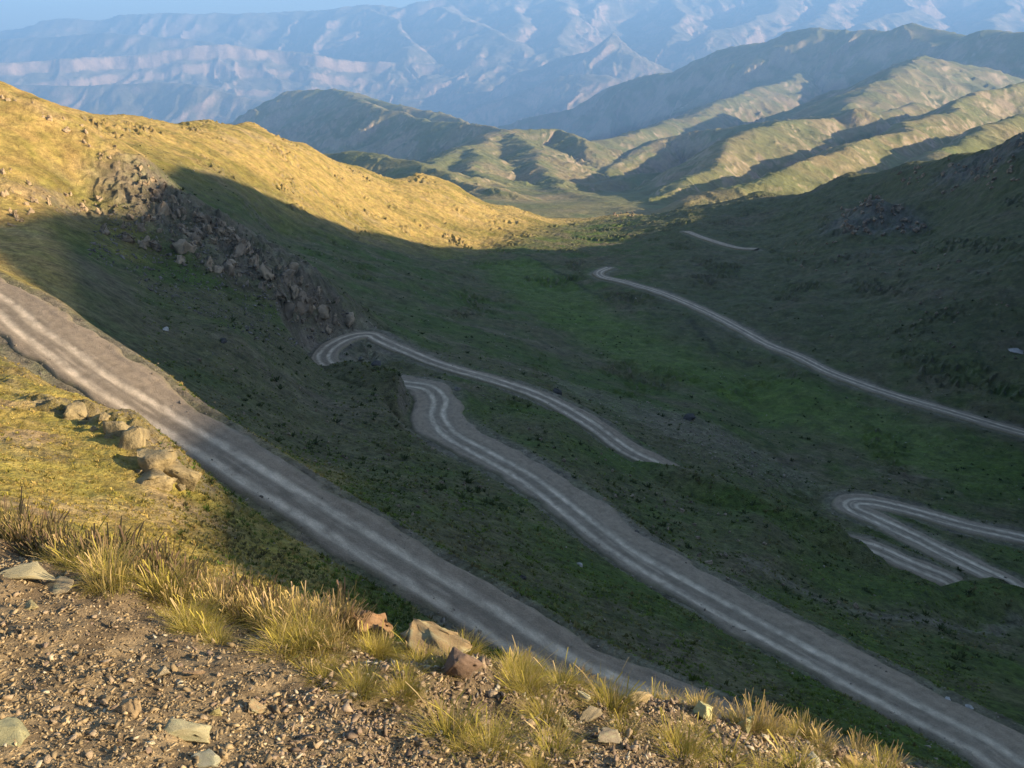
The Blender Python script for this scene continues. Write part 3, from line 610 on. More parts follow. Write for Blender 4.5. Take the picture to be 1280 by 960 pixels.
def bank(x, y, fine=True):
    e = crest_excess(x, y)
    z = bank_plane(x, y) - 0.95 * (e + np.sqrt(e * e + 0.03)) / 2
    z = z + 0.10 * fbm(x / 1.6, y / 1.6, 3, 601) + 0.035 * fbm(x / 0.35, y / 0.35, 3, 603)
    # low rocky hummock where the grass grows
    z = z + 0.10 * np.exp(-((e + 0.35) / 0.45) ** 2) * (0.6 + fbm(x / 0.5, y / 0.5, 3, 607))
    if fine: z = z + 0.022 * fbm(x / 0.11, y / 0.11, 3, 611) + 0.012 * (ridged(x / 0.05, y / 0.05, 2, 613) - 0.4)
    return z
def axis(a, lo, hi, b, fine, coarse):
    return np.concatenate([np.arange(a, lo, coarse), np.arange(lo, hi, fine), np.arange(hi, b, coarse)])
bx, by = np.meshgrid(axis(-14, -5.6, 3.6, 14, 0.018 / QUAL, 0.25), axis(-8, 1.4, 7.5, 20, 0.018 / QUAL, 0.25))
bz = bank(bx, by); bn = grid_normals(bx, by, bz); be = crest_excess(bx, by)
_f = fbm(bx / 0.12, by / 0.12, 4, 621); _m = fbm(bx / 0.8, by / 0.8, 4, 623)
bc = lerp(np.array((0.135, 0.098, 0.056))[None, None], np.array((0.30, 0.22, 0.12))[None, None], sstep(-0.3, 0.4, _f + 0.3 * _m)[..., None])
bc = lerp(bc, np.array((0.12, 0.085, 0.05))[None, None], (sstep(-1.0, -0.3, be + 0.3 * _m) * 0.6)[..., None])
_bv = np.stack([bx, by, bz], -1).reshape(-1, 3)
bo = mesh_np('ground', _bv, face_up(_bv, grid_faces(*bx.shape)), M_BANK, bc.reshape(-1, 3), True)
props(bo, 'bare brown gravelly bank in the foreground, sunlit from the right', 'ground', None, 'structure')
def on_bank(u, v):
    """where the line of sight through (u, v) meets the bank; just over the crest, the crest itself"""
    for k in range(12):
        d = sightline(u, v + 6 * k); t = np.linspace(0.8, 9, 2200) / d[1]; q = d[None] * t[:, None]; h = np.nonzero(q[:, 2] <= bank(q[:, 0], q[:, 1], False))[0]
        if len(h) and crest_excess(q[h[0], 0], q[h[0], 1]) < 0.15: return q[h[0]]
    return None

# ------------------------------------------------------------------ rocks
def rock_data(seed, n=13, squash=(1, 1, 1), sub=1, rough=0.07, cuts=0):
    r = random.Random(seed); bm = bmesh.new()
    for i in range(n):
        while True:
            p = Vector((r.uniform(-1, 1), r.uniform(-1, 1), r.uniform(-1, 1)))
            if 0.3 < p.length < 1: break
        p = p.normalized() * r.uniform(0.85, 1.0); bm.verts.new((p.x * squash[0], p.y * squash[1], p.z * squash[2]))
    g = bmesh.ops.convex_hull(bm, input=bm.verts[:])
    for v in [v for v in bm.verts if not v.link_faces]: bm.verts.remove(v)
    for k in range(sub):
        bmesh.ops.subdivide_edges(bm, edges=bm.edges[:], cuts=1, use_grid_fill=True)
        for v in bm.verts:
            a = rough / (k + 1); v.co += Vector((r.uniform(-a, a), r.uniform(-a, a), r.uniform(-a, a)))
    bmesh.ops.triangulate(bm, faces=bm.faces[:]); bm.verts.ensure_lookup_table(); bm.verts.index_update()
    V = np.array([v.co[:] for v in bm.verts]); Fc = np.array([[v.index for v in f.verts] for f in bm.faces]); bm.free()
    return V, Fc
def tint(V, base, seed, lichen=None):
    f = fbm(V[:, 0] * 1.3 + seed * 3.1, V[:, 1] * 1.3 + V[:, 2] * 0.9, 4, seed); c = np.array(base)[None] * (1 + 0.35 * f)[:, None]
    if lichen is not None: c = lerp(c, np.array(lichen)[None], sstep(0.0, 0.4, fbm(V[:, 0] * 2.2, V[:, 1] * 2.2 + V[:, 2], 4, seed + 5))[:, None] * 0.7)
    return np.clip(c, 0.02, 0.8)
def rock_mesh(name, seed, mat, base, lichen=None, **kw):
    V, Fc = rock_data(seed, **kw); return mesh_np(name, V, Fc, mat, tint(V, base, seed, lichen), link=False)
def place(name, me, loc, size, rot, label, cat, group=None):
    o = bpy.data.objects.new(name, me); COL.objects.link(o); o.location = loc; o.scale = size if hasattr(size, '__len__') else (size,) * 3; o.rotation_euler = rot
    return props(o, label, cat, group)
R = random.Random(11)
TAN, BRN, PALE, LICH = (0.42, 0.315, 0.20), (0.30, 0.215, 0.145), (0.46, 0.42, 0.28), (0.34, 0.34, 0.20)
STONES = [rock_mesh('stone', 100 + i, M_STONE, TAN if i % 3 else BRN, None, n=8 + i % 3, squash=(1, 0.75, 0.4 + 0.1 * (i % 3)), sub=1, rough=0.05) for i in range(10)]
# single stones of the bank that one can point at: u, v, half sizes, colour, label
BANKSTONES = [
    (232, 922, (0.105, 0.07, 0.035), PALE, (0.35, 0.2, 0.3), 'flat pale greenish stone lying on open gravel near the bottom left'),
    (172, 893, (0.085, 0.05, 0.075), TAN, (0.5, 0.2, 0.9), 'upright tan stone standing out of the gravel with a long dark shadow'),
    (6, 925, (0.085, 0.11, 0.035), (0.37, 0.36, 0.23), (0.1, 0.2, 0.1), 'grey-green lichened stone at the lower left corner'),
    (252, 953, (0.085, 0.05, 0.03), (0.42, 0.41, 0.33), (0.1, -0.1, -0.3), 'pale grey stone cut by the bottom edge below the flat greenish one'),
    (272, 893, (0.05, 0.035, 0.03), (0.40, 0.35, 0.17), (0.1, 0.3, 0.2), 'small yellowish stone just above the flat pale greenish stone'),
    (36, 724, (0.15, 0.10, 0.045), (0.40, 0.36, 0.24), (0.2, 0.15, 0.5), 'flat pale stone at the upper left edge of the gravel'),
    (66, 738, (0.12, 0.08, 0.04), (0.33, 0.28, 0.20), (0.1, -0.1, 0.2), 'brownish flat stone touching the pale stone at the gravel\'s upper edge'),
    (36, 758, (0.08, 0.06, 0.03), (0.40, 0.35, 0.20), (0.1, 0.1, 0.2), 'small yellowish stone below the flat pale stone at the left edge'),
    (452, 794, (0.16, 0.13, 0.11), (0.30, 0.19, 0.115), (0.25, 0.3, 0.4), 'reddish brown angular boulder among the golden grass on the crest'),
    (540, 812, (0.17, 0.13, 0.09), (0.30, 0.22, 0.13), (0.1, 0.35, 0.2), 'broad tan boulder behind the grass on the crest, right of the reddish one'),
    (575, 842, (0.13, 0.10, 0.10), (0.20, 0.14, 0.11), (0.3, 0.1, 0.7), 'dark brown rock in front of the broad tan boulder'),
    (727, 876, (0.055, 0.035, 0.04), (0.55, 0.52, 0.38), (0.2, 0.5, 0.2), 'small bright wedge stone below the second tuft of the right crest'),
    (800, 862, (0.12, 0.045, 0.06), (0.42, 0.33, 0.20), (0.2, 0.55, 0.7), 'long tilted tan stone leaning out of the grass at the crest'),
    (738, 902, (0.075, 0.06, 0.05), (0.30, 0.26, 0.19), (0.1, 0.2, 0.2), 'round tan stone in the rubble below the crest tufts'),
    (712, 906, (0.06, 0.05, 0.04), (0.36, 0.33, 0.20), (0.3, 0.2, 0.9), 'yellowish lump of stone left of the round tan stone'),
    (762, 928, (0.075, 0.055, 0.045), (0.29, 0.25, 0.20), (0.3, 0.1, 0.4), 'grey-brown slab in the rubble under the round tan stone'),
    (877, 896, (0.06, 0.06, 0.075), (0.52, 0.50, 0.28), (0.2, 0.2, 0.2), 'pale yellowish rounded stone beside a golden tuft on the right'),
    (934, 914, (0.075, 0.05, 0.07), (0.40, 0.40, 0.22), (0.4, 0.2, 0.6), 'mossy yellow-green stone under the tuft with tall stalks'),
    (955, 924, (0.035, 0.028, 0.025), (0.50, 0.45, 0.37), (0.1, 0.2, 0.6), 'small whitish stone right of the mossy yellow-green stone'),
    (1018, 956, (0.055, 0.05, 0.045), (0.46, 0.43, 0.32), (0.1, 0.2, 0.6), 'pale round stone at the bottom edge of the rubble'),
    (1064, 956, (0.06, 0.05, 0.07), (0.42, 0.30, 0.14), (0.1, 0.2, 0.6), 'orange-brown stone at the bottom edge, rightmost of the rubble'),
    (318, 886, (0.05, 0.04, 0.03), TAN, (0.2, 0.2, 0.2), 'single tan stone on open gravel right of the small yellowish stone'),
    (240, 848, (0.06, 0.045, 0.04), BRN, (0.2, 0.3, 0.8), 'dark brown block with a deep shadow in the middle of the gravel'),
    (205, 842, (0.04, 0.03, 0.025), (0.42, 0.36, 0.26), (0.2, 0.3, 0.8), 'small whitish stone left of the dark brown block'),
]
used_xy = []
for i, (u, v, sz, colr, rot, lab) in enumerate(BANKSTONES):
    sz = tuple(0.82 * a for a in sz) if sz[0] < 0.16 else sz; colr = tuple(c * f for c, f in zip(colr, (0.85, 0.82, 0.72)))
    q = on_bank(u, v)
    if q is None: continue
    me = rock_mesh('stone', 300 + i, M_STONE, colr, LICH if i % 3 == 0 else None, n=9 if sz[0] < 0.16 else 11, sub=3, rough=0.07 if sz[0] < 0.16 else 0.13)
    q = q + np.array([0, 0, sz[2] * 0.45]); place('stone' if sz[0] < 0.16 else 'boulder', me, q, sz, rot, lab, 'stone' if sz[0] < 0.16 else 'boulder'); used_xy.append((q[0], q[1], sz[0]))
cnt = [0, 0]; tries = 0
GEDGE = [(-50, 680), (0, 695), (110, 748), (230, 795), (330, 835), (440, 895), (520, 945), (560, 975)]
gx_, gy_ = [p[0] for p in GEDGE], [p[1] for p in GEDGE]
while (cnt[0] < 120 or cnt[1] < 120) and tries < 6000:
    tries += 1
    u, v = R.uniform(0, 1120), R.uniform(690, 960); left = u < 545 and v > np.interp(u, gx_, gy_) + 6
    if not left and u < 600: continue
    k = 0 if left else 1
    if cnt[k] >= 120: continue
    q = on_bank(u, v)
    if q is None or crest_excess(q[0], q[1]) > -0.02: continue
    sz = R.uniform(0.010, 0.02) if R.random() < 0.85 else R.uniform(0.02, 0.036)
    if any((q[0] - a) ** 2 + (q[1] - b) ** 2 < (c + sz) ** 2 for a, b, c in used_xy): continue
    used_xy.append((q[0], q[1], sz)); cnt[k] += 1
    place('stone', R.choice(STONES), (q[0], q[1], bank(np.array(q[0]), np.array(q[1])) + sz * 0.25), (sz * R.uniform(.8, 1.4), sz, sz * R.uniform(.7, 1.1)), (R.uniform(-.5, .5), R.uniform(-.5, .5), R.uniform(0, 6.3)),
          'small brown or tan stone lying in the bare gravel of the bank' if left else 'small stone in the rubble between the grass tufts on the right of the bank', 'stone', 'stones in the bare gravel' if left else 'stones in the rubble')
# gravel: thousands of chips as one mass
def scatter_mesh(name, protos, pts, sizes, mat, cols, tilt=0.6, flat=0.65, sink=0.3):
    Vs, Fs, Cs = [], [], []; base = 0; n = len(pts); pick = rng.integers(0, len(protos), n)
    for k, (V, Fc) in enumerate(protos):
        ix = np.nonzero(pick == k)[0]; m = len(ix)
        if m == 0: continue
        a = rng.uniform(0, 2 * math.pi, m); b = rng.normal(0, tilt, m); ca, sa, cb, sb = np.cos(a), np.sin(a), np.cos(b), np.sin(b)
        S = sizes[ix][:, None, None] * V[None] * np.stack([rng.uniform(.8, 1.35, m), rng.uniform(.7, 1.1, m), rng.uniform(.75, 1.2, m) * flat], -1)[:, None, :]
        x, y, z = S[..., 0], S[..., 1], S[..., 2]
        x2 = x * cb[:, None] + z * sb[:, None]; z2 = -x * sb[:, None] + z * cb[:, None]
        W = np.stack([x2 * ca[:, None] - y * sa[:, None], x2 * sa[:, None] + y * ca[:, None], z2], -1) + pts[ix][:, None, :] + np.array([0, 0, 1])[None, None] * (sizes[ix] * (0.5 - sink) * flat)[:, None, None]
        Vs.append(W.reshape(-1, 3)); Fs.append((Fc[None] + (np.arange(m) * len(V))[:, None, None]).reshape(-1, 3) + base); base += m * len(V)
        Cs.append(np.repeat(cols[ix], len(V), axis=0))
    return mesh_np(name, np.concatenate(Vs), np.concatenate(Fs), mat, np.concatenate(Cs))
CHIPS = [rock_data(900 + i, n=7, squash=(1, .7, .5), sub=0) for i in range(9)]
CHUNKS = [rock_data(950 + i, n=12, squash=(1, .85, .7), sub=1, rough=0.08) for i in range(9)]
def bank_points(n):
    x = rng.uniform(-5.5, 3.6, n * 3); y = rng.uniform(1.5, 7.6, n * 3); e = crest_excess(x, y)
    X = x / (y * CP - bank_plane(x, y) * SP)
    k = (e < 0.10) & (X > -0.66) & (X < 0.66); x, y, e = x[k][:n], y[k][:n], e[k][:n]; return x, y, e
NG = int(170000 * QUAL)
x, y, e = bank_points(NG); pz = bank(x, y)
sz = np.exp(rng.normal(math.log(0.0072), 0.5, len(x))).clip(0.0035, 0.026)
keep = rng.random(len(x)) < np.where(e > -0.9, 0.55, 1.0); x, y, pz, sz = x[keep], y[keep], pz[keep], sz[keep]
t = rng.random((len(x), 1)); gc = lerp(np.array((0.18, 0.135, 0.078))[None], np.array((0.40, 0.30, 0.165))[None], t) * rng.uniform(.7, 1.25, (len(x), 1)); pk = rng.random(len(x)) < 0.05; gc[pk] = np.array((0.44, 0.38, 0.26))
props(scatter_mesh('gravel', CHIPS, np.stack([x, y, pz], -1), sz, M_STONE, gc), 'loose brown gravel covering the bare part of the bank', 'gravel', None, 'stuff')

x, y, e = bank_points(int(60000 * QUAL)); k = (e > -1.5 + 0.4 * fbm(x / .5, y / .5, 2, 631)) & (x > -0.75 + 0.25 * fbm(x / .3, y / .3, 2, 633)); x, y = x[k], y[k]; pz = bank(x, y)
sz = np.exp(rng.normal(math.log(0.0105), 0.5, len(x))).clip(0.005, 0.036); t = rng.random((len(x), 1)); gc = lerp(np.array((0.12, 0.085, 0.06))[None], np.array((0.34, 0.255, 0.17))[None], t); pk = rng.random(len(x)) < 0.08; gc[pk] = np.array((0.42, 0.37, 0.27))
props(scatter_mesh('rubble', CHIPS, np.stack([x, y, pz], -1), sz, M_STONE, gc), 'coarse dark rubble among the tufts along the right of the crest', 'rubble', None, 'stuff')
# ------------------------------------------------------------------ grass tufts on the crest
def tuft_data(seed, n, h, rad, spread, kind):
    r = np.random.default_rng(seed); sets = [([], [], []), ([], [], [])]
    for i in range(n):
        a = r.uniform(0, 2 * math.pi); d = np.array([math.cos(a), math.sin(a)]); r0 = rad * math.sqrt(r.random()); b0 = r0 * np.array([math.cos(a + r.normal(0, .5)), math.sin(a + r.normal(0, .5))])
        stalk = kind in ('seed', 'dark') and r.random() < 0.18 or r.random() < 0.015
        Vs, Fs, Cs = sets[1 if stalk and kind in ('seed', 'dark') else 0]
        L = h * (r.uniform(0.3, 1.0) if not stalk else r.uniform(1.1, 1.5)); lean = spread * (0.25 + 0.9 * r0 / rad) * r.uniform(.5, 1.4) * (0.45 if stalk else 1.0)
        wdt = r.uniform(0.0011, 0.0022); curl = r.normal(0, 0.35) * (0.7 if stalk else 1.0); side = np.array([-d[1], d[0]]); side = side * math.cos(r.uniform(-1, 1)); ns = 5
        pts = []
        for k in range(ns):
            t = k / (ns - 1); out = lean * L * t ** 1.8; z = L * (t - 0.35 * lean * t ** 2.4)
            ww = wdt * (1 - t * 0.9)
            if stalk and k >= 3: ww = wdt * (2.2 if k == 3 else 1.6)
            p = b0 + d * out + np.array([-d[1], d[0]]) * curl * L * t ** 2 * 0.5; pts += [[p[0] + side[0] * ww, p[1] + side[1] * ww, z], [p[0] - side[0] * ww, p[1] - side[1] * ww, z]]
        g = np.array((0.17, 0.19, 0.035)) if r.random() < (0.7 if kind != 'gold' else 0.5) else np.array((0.34, 0.26, 0.06)); tip = np.array((0.52, 0.42, 0.09)) if r.random() < 0.75 else np.array((0.62, 0.46, 0.24))
        if kind == 'dark': g = g * 0.6; tip = lerp(np.array((0.16, 0.15, 0.05)), np.array((0.30, 0.19, 0.13)), r.random())  # blades darkened to imitate the shadow behind the left crest
        if kind == 'seed': tip = lerp(tip, np.array((0.45, 0.30, 0.20)), 0.5)
        for k in range(ns):
            t = k / (ns - 1); c = lerp(g * 0.85, tip, t ** 0.9); Cs += [c, c]
        base = len(Vs); Vs += pts; Fs += [[base + 2 * k, base + 2 * k + 1, base + 2 * k + 3, base + 2 * k + 2] for k in range(ns - 1)]
    return [tuple(np.array(a) for a in t) for t in sets]
def tuft_mesh(seed, n, h, rad, spread, kind):
    a, b = tuft_data(seed, n, h, rad, spread, kind)
    return mesh_np('grass_tuft', *a[:2], M_GRASS, a[2], link=False), (mesh_np('seed_head', *b[:2], M_GRASS, b[2], link=False) if len(b[0]) else None)
def set_tuft(kind, q, size, rot, label, group=None):
    me, sm = R.choice(TUFT[kind]); o = place('grass_tuft', me, q, size, rot, label, 'grass tuft', group)
    if sm:
        c = bpy.data.objects.new('seed_head', sm); COL.objects.link(c); c.parent = o
    return o
TUFT = {k: [tuft_mesh(40 + 7 * j + i, n, h, rad, sp, k) for i in range(6)] for j, (k, n, h, rad, sp) in enumerate([('gold', 560, 0.15, 0.10, 1.15), ('seed', 340, 0.155, 0.11, 0.75), ('low', 260, 0.11, 0.08, 1.1), ('dark', 300, 0.15, 0.11, 0.6)])}
def tuft(u, v, kind, s, label, group=None):
    q = on_bank(u, v)
    if q is None: return
    q[2] = bank(np.array(q[0]), np.array(q[1])) - 0.015
    set_tuft(kind, q, (s * R.uniform(.9, 1.1), s * R.uniform(.9, 1.1), s * R.uniform(.85, 1.15)), (R.uniform(-.1, .1), R.uniform(-.05, .2), R.uniform(0, 6.3)), label, group)
for q in [(652, 838, 'gold', .62, 'upright golden tuft at the left end of the tuft row on the right crest'), (700, 858, 'gold', .66, 'golden tuft in front of the upper road, above the small bright wedge stone'),
          (763, 888, 'gold', .82, 'broad yellow tuft beside the long tilted tan stone'), (845, 935, 'gold', .68, 'tall yellow tuft left of the pale yellowish rounded stone'), (880, 884, 'seed', .5, 'orange-tipped tuft just above the pale yellowish rounded stone'),
          (940, 908, 'seed', .66, 'tuft with tall thin stalks above the mossy yellow-green stone'), (1000, 924, 'gold', .55, 'low spreading golden tuft near the right end of the crest'), (560, 925, 'gold', .85, 'biggest yellow tuft at the lower edge of the grass band'),
          (610, 940, 'gold', .8, 'straw coloured tuft right of the biggest yellow tuft'), (505, 868, 'gold', .6, 'yellow tuft in front of the reddish brown boulder'), (450, 862, 'gold', .55, 'green-based golden tuft below the reddish brown boulder'),
          (380, 815, 'gold', .85, 'yellow tuft leaning over the gravel edge midway along the grass band'), (135, 738, 'seed', .8, 'greenish seeding tuft above the bare gravel on the left')]: tuft(*q)
_gw = np.array([on_plane(*q) for q in GEDGE])
def band(n, kind, u0, u1, lo, hi, s0, s1, label, group):
    for _ in range(n):
        u = R.uniform(u0, u1); cu = [q[0] for q in CRESTPX]; c = np.array([np.interp(u, cu, CRESTW[:, k]) for k in range(2)]); L = np.hypot(*c)
        g = np.array([np.interp(u, gx_, _gw[:, k]) for k in range(2)]); wd = max(0.35, L - np.hypot(*g)) if u < 560 else 1.1
        p = c * (1 - (lo + (hi - lo) * R.random()) * wd / L) + np.array([R.uniform(-.08, .08), 0])
        q = np.array([p[0], p[1], float(bank(np.array(p[0]), np.array(p[1]))) - 0.015]); s_ = R.uniform(s0, s1)
        set_tuft(kind, q, (s_ * R.uniform(.9, 1.1), s_ * R.uniform(.9, 1.1), s_ * R.uniform(.85, 1.15)), (R.uniform(-.1, .1), R.uniform(-.05, .2), R.uniform(0, 6.3)), label, group)
band(46, 'seed', -40, 430, 0.0, 0.55, .45, .8, 'reddish seeding grass tuft standing along the left half of the crest', 'seeding tufts along the crest')
band(44, 'gold', 60, 480, 0.3, 0.9, .35, .8, 'yellow-green grass tuft between the crest and the bare gravel', 'yellow tufts above the gravel')
band(16, 'gold', 430, 700, 0.2, 1.0, .3, .7, 'golden grass tuft around the boulders in the middle of the crest', 'golden tufts around the boulders')
band(44, 'dark', -60, 440, -0.05, 0.35, .6, 1.05, 'reddish green seeding tuft, coloured dark for shade, on the back of the left crest', 'shade-darkened tufts on the left crest')  # added tufts, their dark colour stands in for the crest's shadow
band(22, 'low', 640, 1130, 0.0, 0.9, .5, 1.0, 'short dry grass tuft scattered in the rubble on the right', 'short tufts in the rubble')
band(14, 'seed', 620, 1150, -0.05, 0.25, .35, .6, 'thin stalky grass tuft on the right part of the crest edge', 'stalky tufts on the right crest')

# ------------------------------------------------------------------ boulders and crag rocks of the near country
def hill_rock(u, v, sz, colr, seed, label, cat='boulder', name='boulder', group=None, me=None, sink=0.3, rot=None, tall=1.0):
    q = on_ground(u, v)
    if q is None: return None
    if me is None: me = rock_mesh(name, seed, M_CRAG, colr, None, n=13, sub=2, rough=0.10)
    q = q + np.array([0, 0, sz * tall * (0.5 - sink)]); a = R.uniform(0, 6.3)
    return place(name, me, q, (sz * R.uniform(.85, 1.25), sz * R.uniform(.8, 1.1), sz * tall), rot or (R.uniform(-.25, .25), R.uniform(-.25, .25), a), label, cat, group)
DARK, GREY, WARM = (0.07, 0.065, 0.06), (0.17, 0.155, 0.135), (0.28, 0.215, 0.14)
MOSS = (0.28, 0.22, 0.115)
for q in [(230, 592, 1.9, 'large mossy knob at the right tip of the sunlit spur'), (196, 580, 1.6, 'sunlit mossy block behind the knob on the spur\'s edge'), (172, 552, 1.4, 'flat mossy ledge at the roadside, middle of the row of rocks on the spur'),
          (146, 540, 1.3, 'sunlit rock next up the row from the flat mossy ledge'), (92, 518, 1.0, 'small sunlit rock at the upper left end of the row on the spur'), (196, 606, 1.4, 'brown rock under the mossy knob of the spur')]:
    hill_rock(q[0], q[1], q[2], None, 0, q[3], sink=0.5, tall=0.75, me=rock_mesh('boulder', int(q[0]), M_CRAG, MOSS, (0.19, 0.15, 0.09), n=12, sub=2, rough=0.07))
MOSSM = [rock_mesh('boulder', 760 + i, M_CRAG, MOSS, (0.20, 0.16, 0.10), n=10 + i, sub=2, rough=0.08) for i in range(4)]
for u, v in [(214, 604), (206, 570), (182, 566), (160, 556), (158, 536), (130, 524), (176, 592), (226, 612), (118, 538), (186, 548), (212, 582), (136, 548)]:
    hill_rock(u, v, R.uniform(.3, .6), None, 0, 'small broken rock among the mossy rocks on the edge of the sunlit spur', 'boulder', 'boulder', 'broken rocks on the edge of the spur', R.choice(MOSSM), tall=.7)
for q in [(205, 412, 0.85, (0.55, 0.53, 0.50), 'single pale boulder on the shaded grass below the crag', .5), (697, 491, 1.3, DARK, 'black boulder at the inner edge of the third road bend', .6), (862, 524, 1.6, DARK, 'dark rock hump at the top of the pale scree', .6), (338, 631, 0.55, DARK, 'dark stone on the near edge of the upper road', .6),
          (278, 427, .8, DARK, 'dark low rock on the grass right of the pale boulder', .5), (1102, 692, 1.3, DARK, 'dark rock where the lower road piece begins', .6), (1181, 876, .45, (.45, .43, .4), 'pale stone at the far edge of the second road near the right', .7), (1212, 886, .4, (.42, .4, .36), 'small pale stone right of the pale roadside stone', .6),
          (724, 707, .35, (.4, .38, .35), 'tiny pale stone in the grass between the two near roads', .6), (793, 667, .5, DARK, 'dark stone at the far edge of the second road\'s middle bend', .6), (653, 722, .45, DARK, 'dark stone on the verge above the upper road', .6), (572, 487, .7, GREY, 'grey rock beside the wide bend of the second road', .7),
          (470, 456, 1.3, DARK, 'dark rock beside the hairpin under the crag', .6), (450, 450, 1.0, GREY, 'grey rock just inside the hairpin under the crag', .6), (1270, 440, 2.0, (.4, .37, .35), 'pale rock at the right edge on the dark hill', .6)]:
    hill_rock(q[0], q[1], q[2], q[3], int(q[0] * 7), q[4], tall=q[5])
CRAGM = [rock_mesh('crag_rock', 700 + i, M_CRAG, (0.24, 0.19, 0.135) if i % 2 else (0.30, 0.235, 0.16), None, n=9 + i % 6, squash=(.55 + .06 * (i % 5), .5 + .05 * (i % 4), 1), sub=2, rough=0.10 + .02 * (i % 4)) for i in range(14)]
def ground_ok(u, v):
    q = on_ground(u, v); return q is not None and ground_road_dist(q[0], q[1]) > 0.8
CRAGL = [rock_mesh('crag_rock', 730 + i, M_CRAG, (0.36, 0.27, 0.165) if i % 2 else (0.42, 0.31, 0.19), None, n=11, squash=(.75, .6, 1), sub=2, rough=0.12) for i in range(6)]
def poly_in(u, v, p):
    c = False; j = len(p) - 1
    for i in range(len(p)):
        if (p[i][1] > v) != (p[j][1] > v) and u < (p[j][0] - p[i][0]) * (v - p[i][1]) / (p[j][1] - p[i][1]) + p[i][0]: c = not c
        j = i
    return c
def fill(poly, n, fn):
    us = [p[0] for p in poly]; vs = [p[1] for p in poly]; k = 0
    for _ in range(n * 12):
        u, v = R.uniform(min(us), max(us)), R.uniform(min(vs), max(vs))
        if poly_in(u, v, poly) and fn(u, v): k += 1
        if k >= n: break
fill([(185, 240), (222, 240), (272, 276), (342, 318), (405, 362), (446, 398), (440, 418), (385, 418), (345, 385), (300, 350), (245, 338), (180, 312), (110, 285), (150, 280), (172, 262)], 240, lambda u, v: hill_rock(u, v, min(3.2, max(.35, R.lognormvariate(-.15, .65))), None, 0, 'dark grey rock of the shaded crag above the hairpin', 'crag rock', 'crag_rock', 'rocks of the shaded crag', R.choice(CRAGM), tall=R.uniform(.6, 1.2), sink=.58, rot=(R.uniform(-.6, .6), R.uniform(-.6, .6), R.uniform(0, 6.3))))
fill([(-5, 108), (100, 153), (190, 207), (214, 236), (185, 238), (120, 195), (40, 140), (-5, 125)], 34, lambda u, v: hill_rock(u, v, R.uniform(.35, .95), None, 0, 'sunlit tan rock jutting from the upper ridge line of the left hill', 'crag rock', 'crag_rock', 'sunlit rocks on the ridge', R.choice(CRAGL), tall=R.uniform(.8, 1.3), sink=.55))
fill([(-5, 190), (50, 235), (115, 240), (165, 262), (150, 275), (60, 270), (0, 290), (-5, 290)], 44, lambda u, v: hill_rock(u, v, R.uniform(.4, 1.1), None, 0, 'sunlit tan rock of the lower broken cliff on the left hill', 'crag rock', 'crag_rock', 'sunlit rocks of the lower cliff', R.choice(CRAGL), tall=R.uniform(.8, 1.3), sink=.55))
fill([(1040, 290), (1050, 262), (1090, 244), (1120, 258), (1162, 288), (1100, 296)], 70, lambda u, v: hill_rock(u, v, R.uniform(1.2, 3.2), None, 0, 'grey rock heaped on the dark knoll of the right hill', 'boulder', 'boulder', 'rocks of the knoll', R.choice(CRAGM), tall=R.uniform(.5, .9), sink=.3))
fill([(975, 335), (980, 305), (1100, 300), (1220, 312), (1190, 340), (1080, 345)], 45, lambda u, v: hill_rock(u, v, R.uniform(.7, 1.6), None, 0, 'grey boulder scattered on the dark slope below the knoll', 'boulder', 'boulder', 'boulders below the knoll', R.choice(CRAGM), tall=R.uniform(.5, .8), sink=.3))
fill([(1110, 215), (1280, 180), (1280, 240), (1200, 250), (1130, 235)], 50, lambda u, v: hill_rock(u, v, R.uniform(1.2, 3.0), None, 0, 'dark rock on the steep top of the right hill', 'boulder', 'boulder', 'rocks near the top of the right hill', R.choice(CRAGM), tall=R.uniform(.5, 1.), sink=.4))
fill([(1000, 420), (1270, 330), (1275, 470), (1120, 430)], 40, lambda u, v: hill_rock(u, v, R.uniform(.5, 1.1), None, 0, 'small boulder on the dark slope above the valley road', 'boulder', 'boulder', 'boulders above the valley road', R.choice(CRAGM), tall=R.uniform(.5, .8), sink=.3))
fill([(760, 265), (795, 262), (800, 270), (765, 272)], 9, lambda u, v: hill_rock(u, v, R.uniform(2.0, 4.0), None, 0, 'pale sunlit rock at the tip of the golden slope by the valley mouth', 'boulder', 'boulder', 'pale rocks at the valley mouth', R.choice(CRAGM), tall=.8))
fill([(480, 500), (640, 640), (500, 660), (300, 520), (230, 450), (380, 440)], 60, lambda u, v: ground_ok(u, v) and hill_rock(u, v, R.uniform(.2, .55), None, 0, 'small grey rock in the shaded grass above the second road', 'stone', 'stone', 'rocks above the second road', R.choice(CRAGM), tall=R.uniform(.4, .7)))
fill([(600, 500), (760, 570), (1000, 690), (1150, 790), (900, 730), (720, 600)], 60, lambda u, v: ground_ok(u, v) and hill_rock(u, v, R.uniform(.25, .7), None, 0, 'grey rock on the rough ground between the second and third road', 'stone', 'stone', 'rocks between the roads', R.choice(CRAGM), tall=R.uniform(.4, .8)))

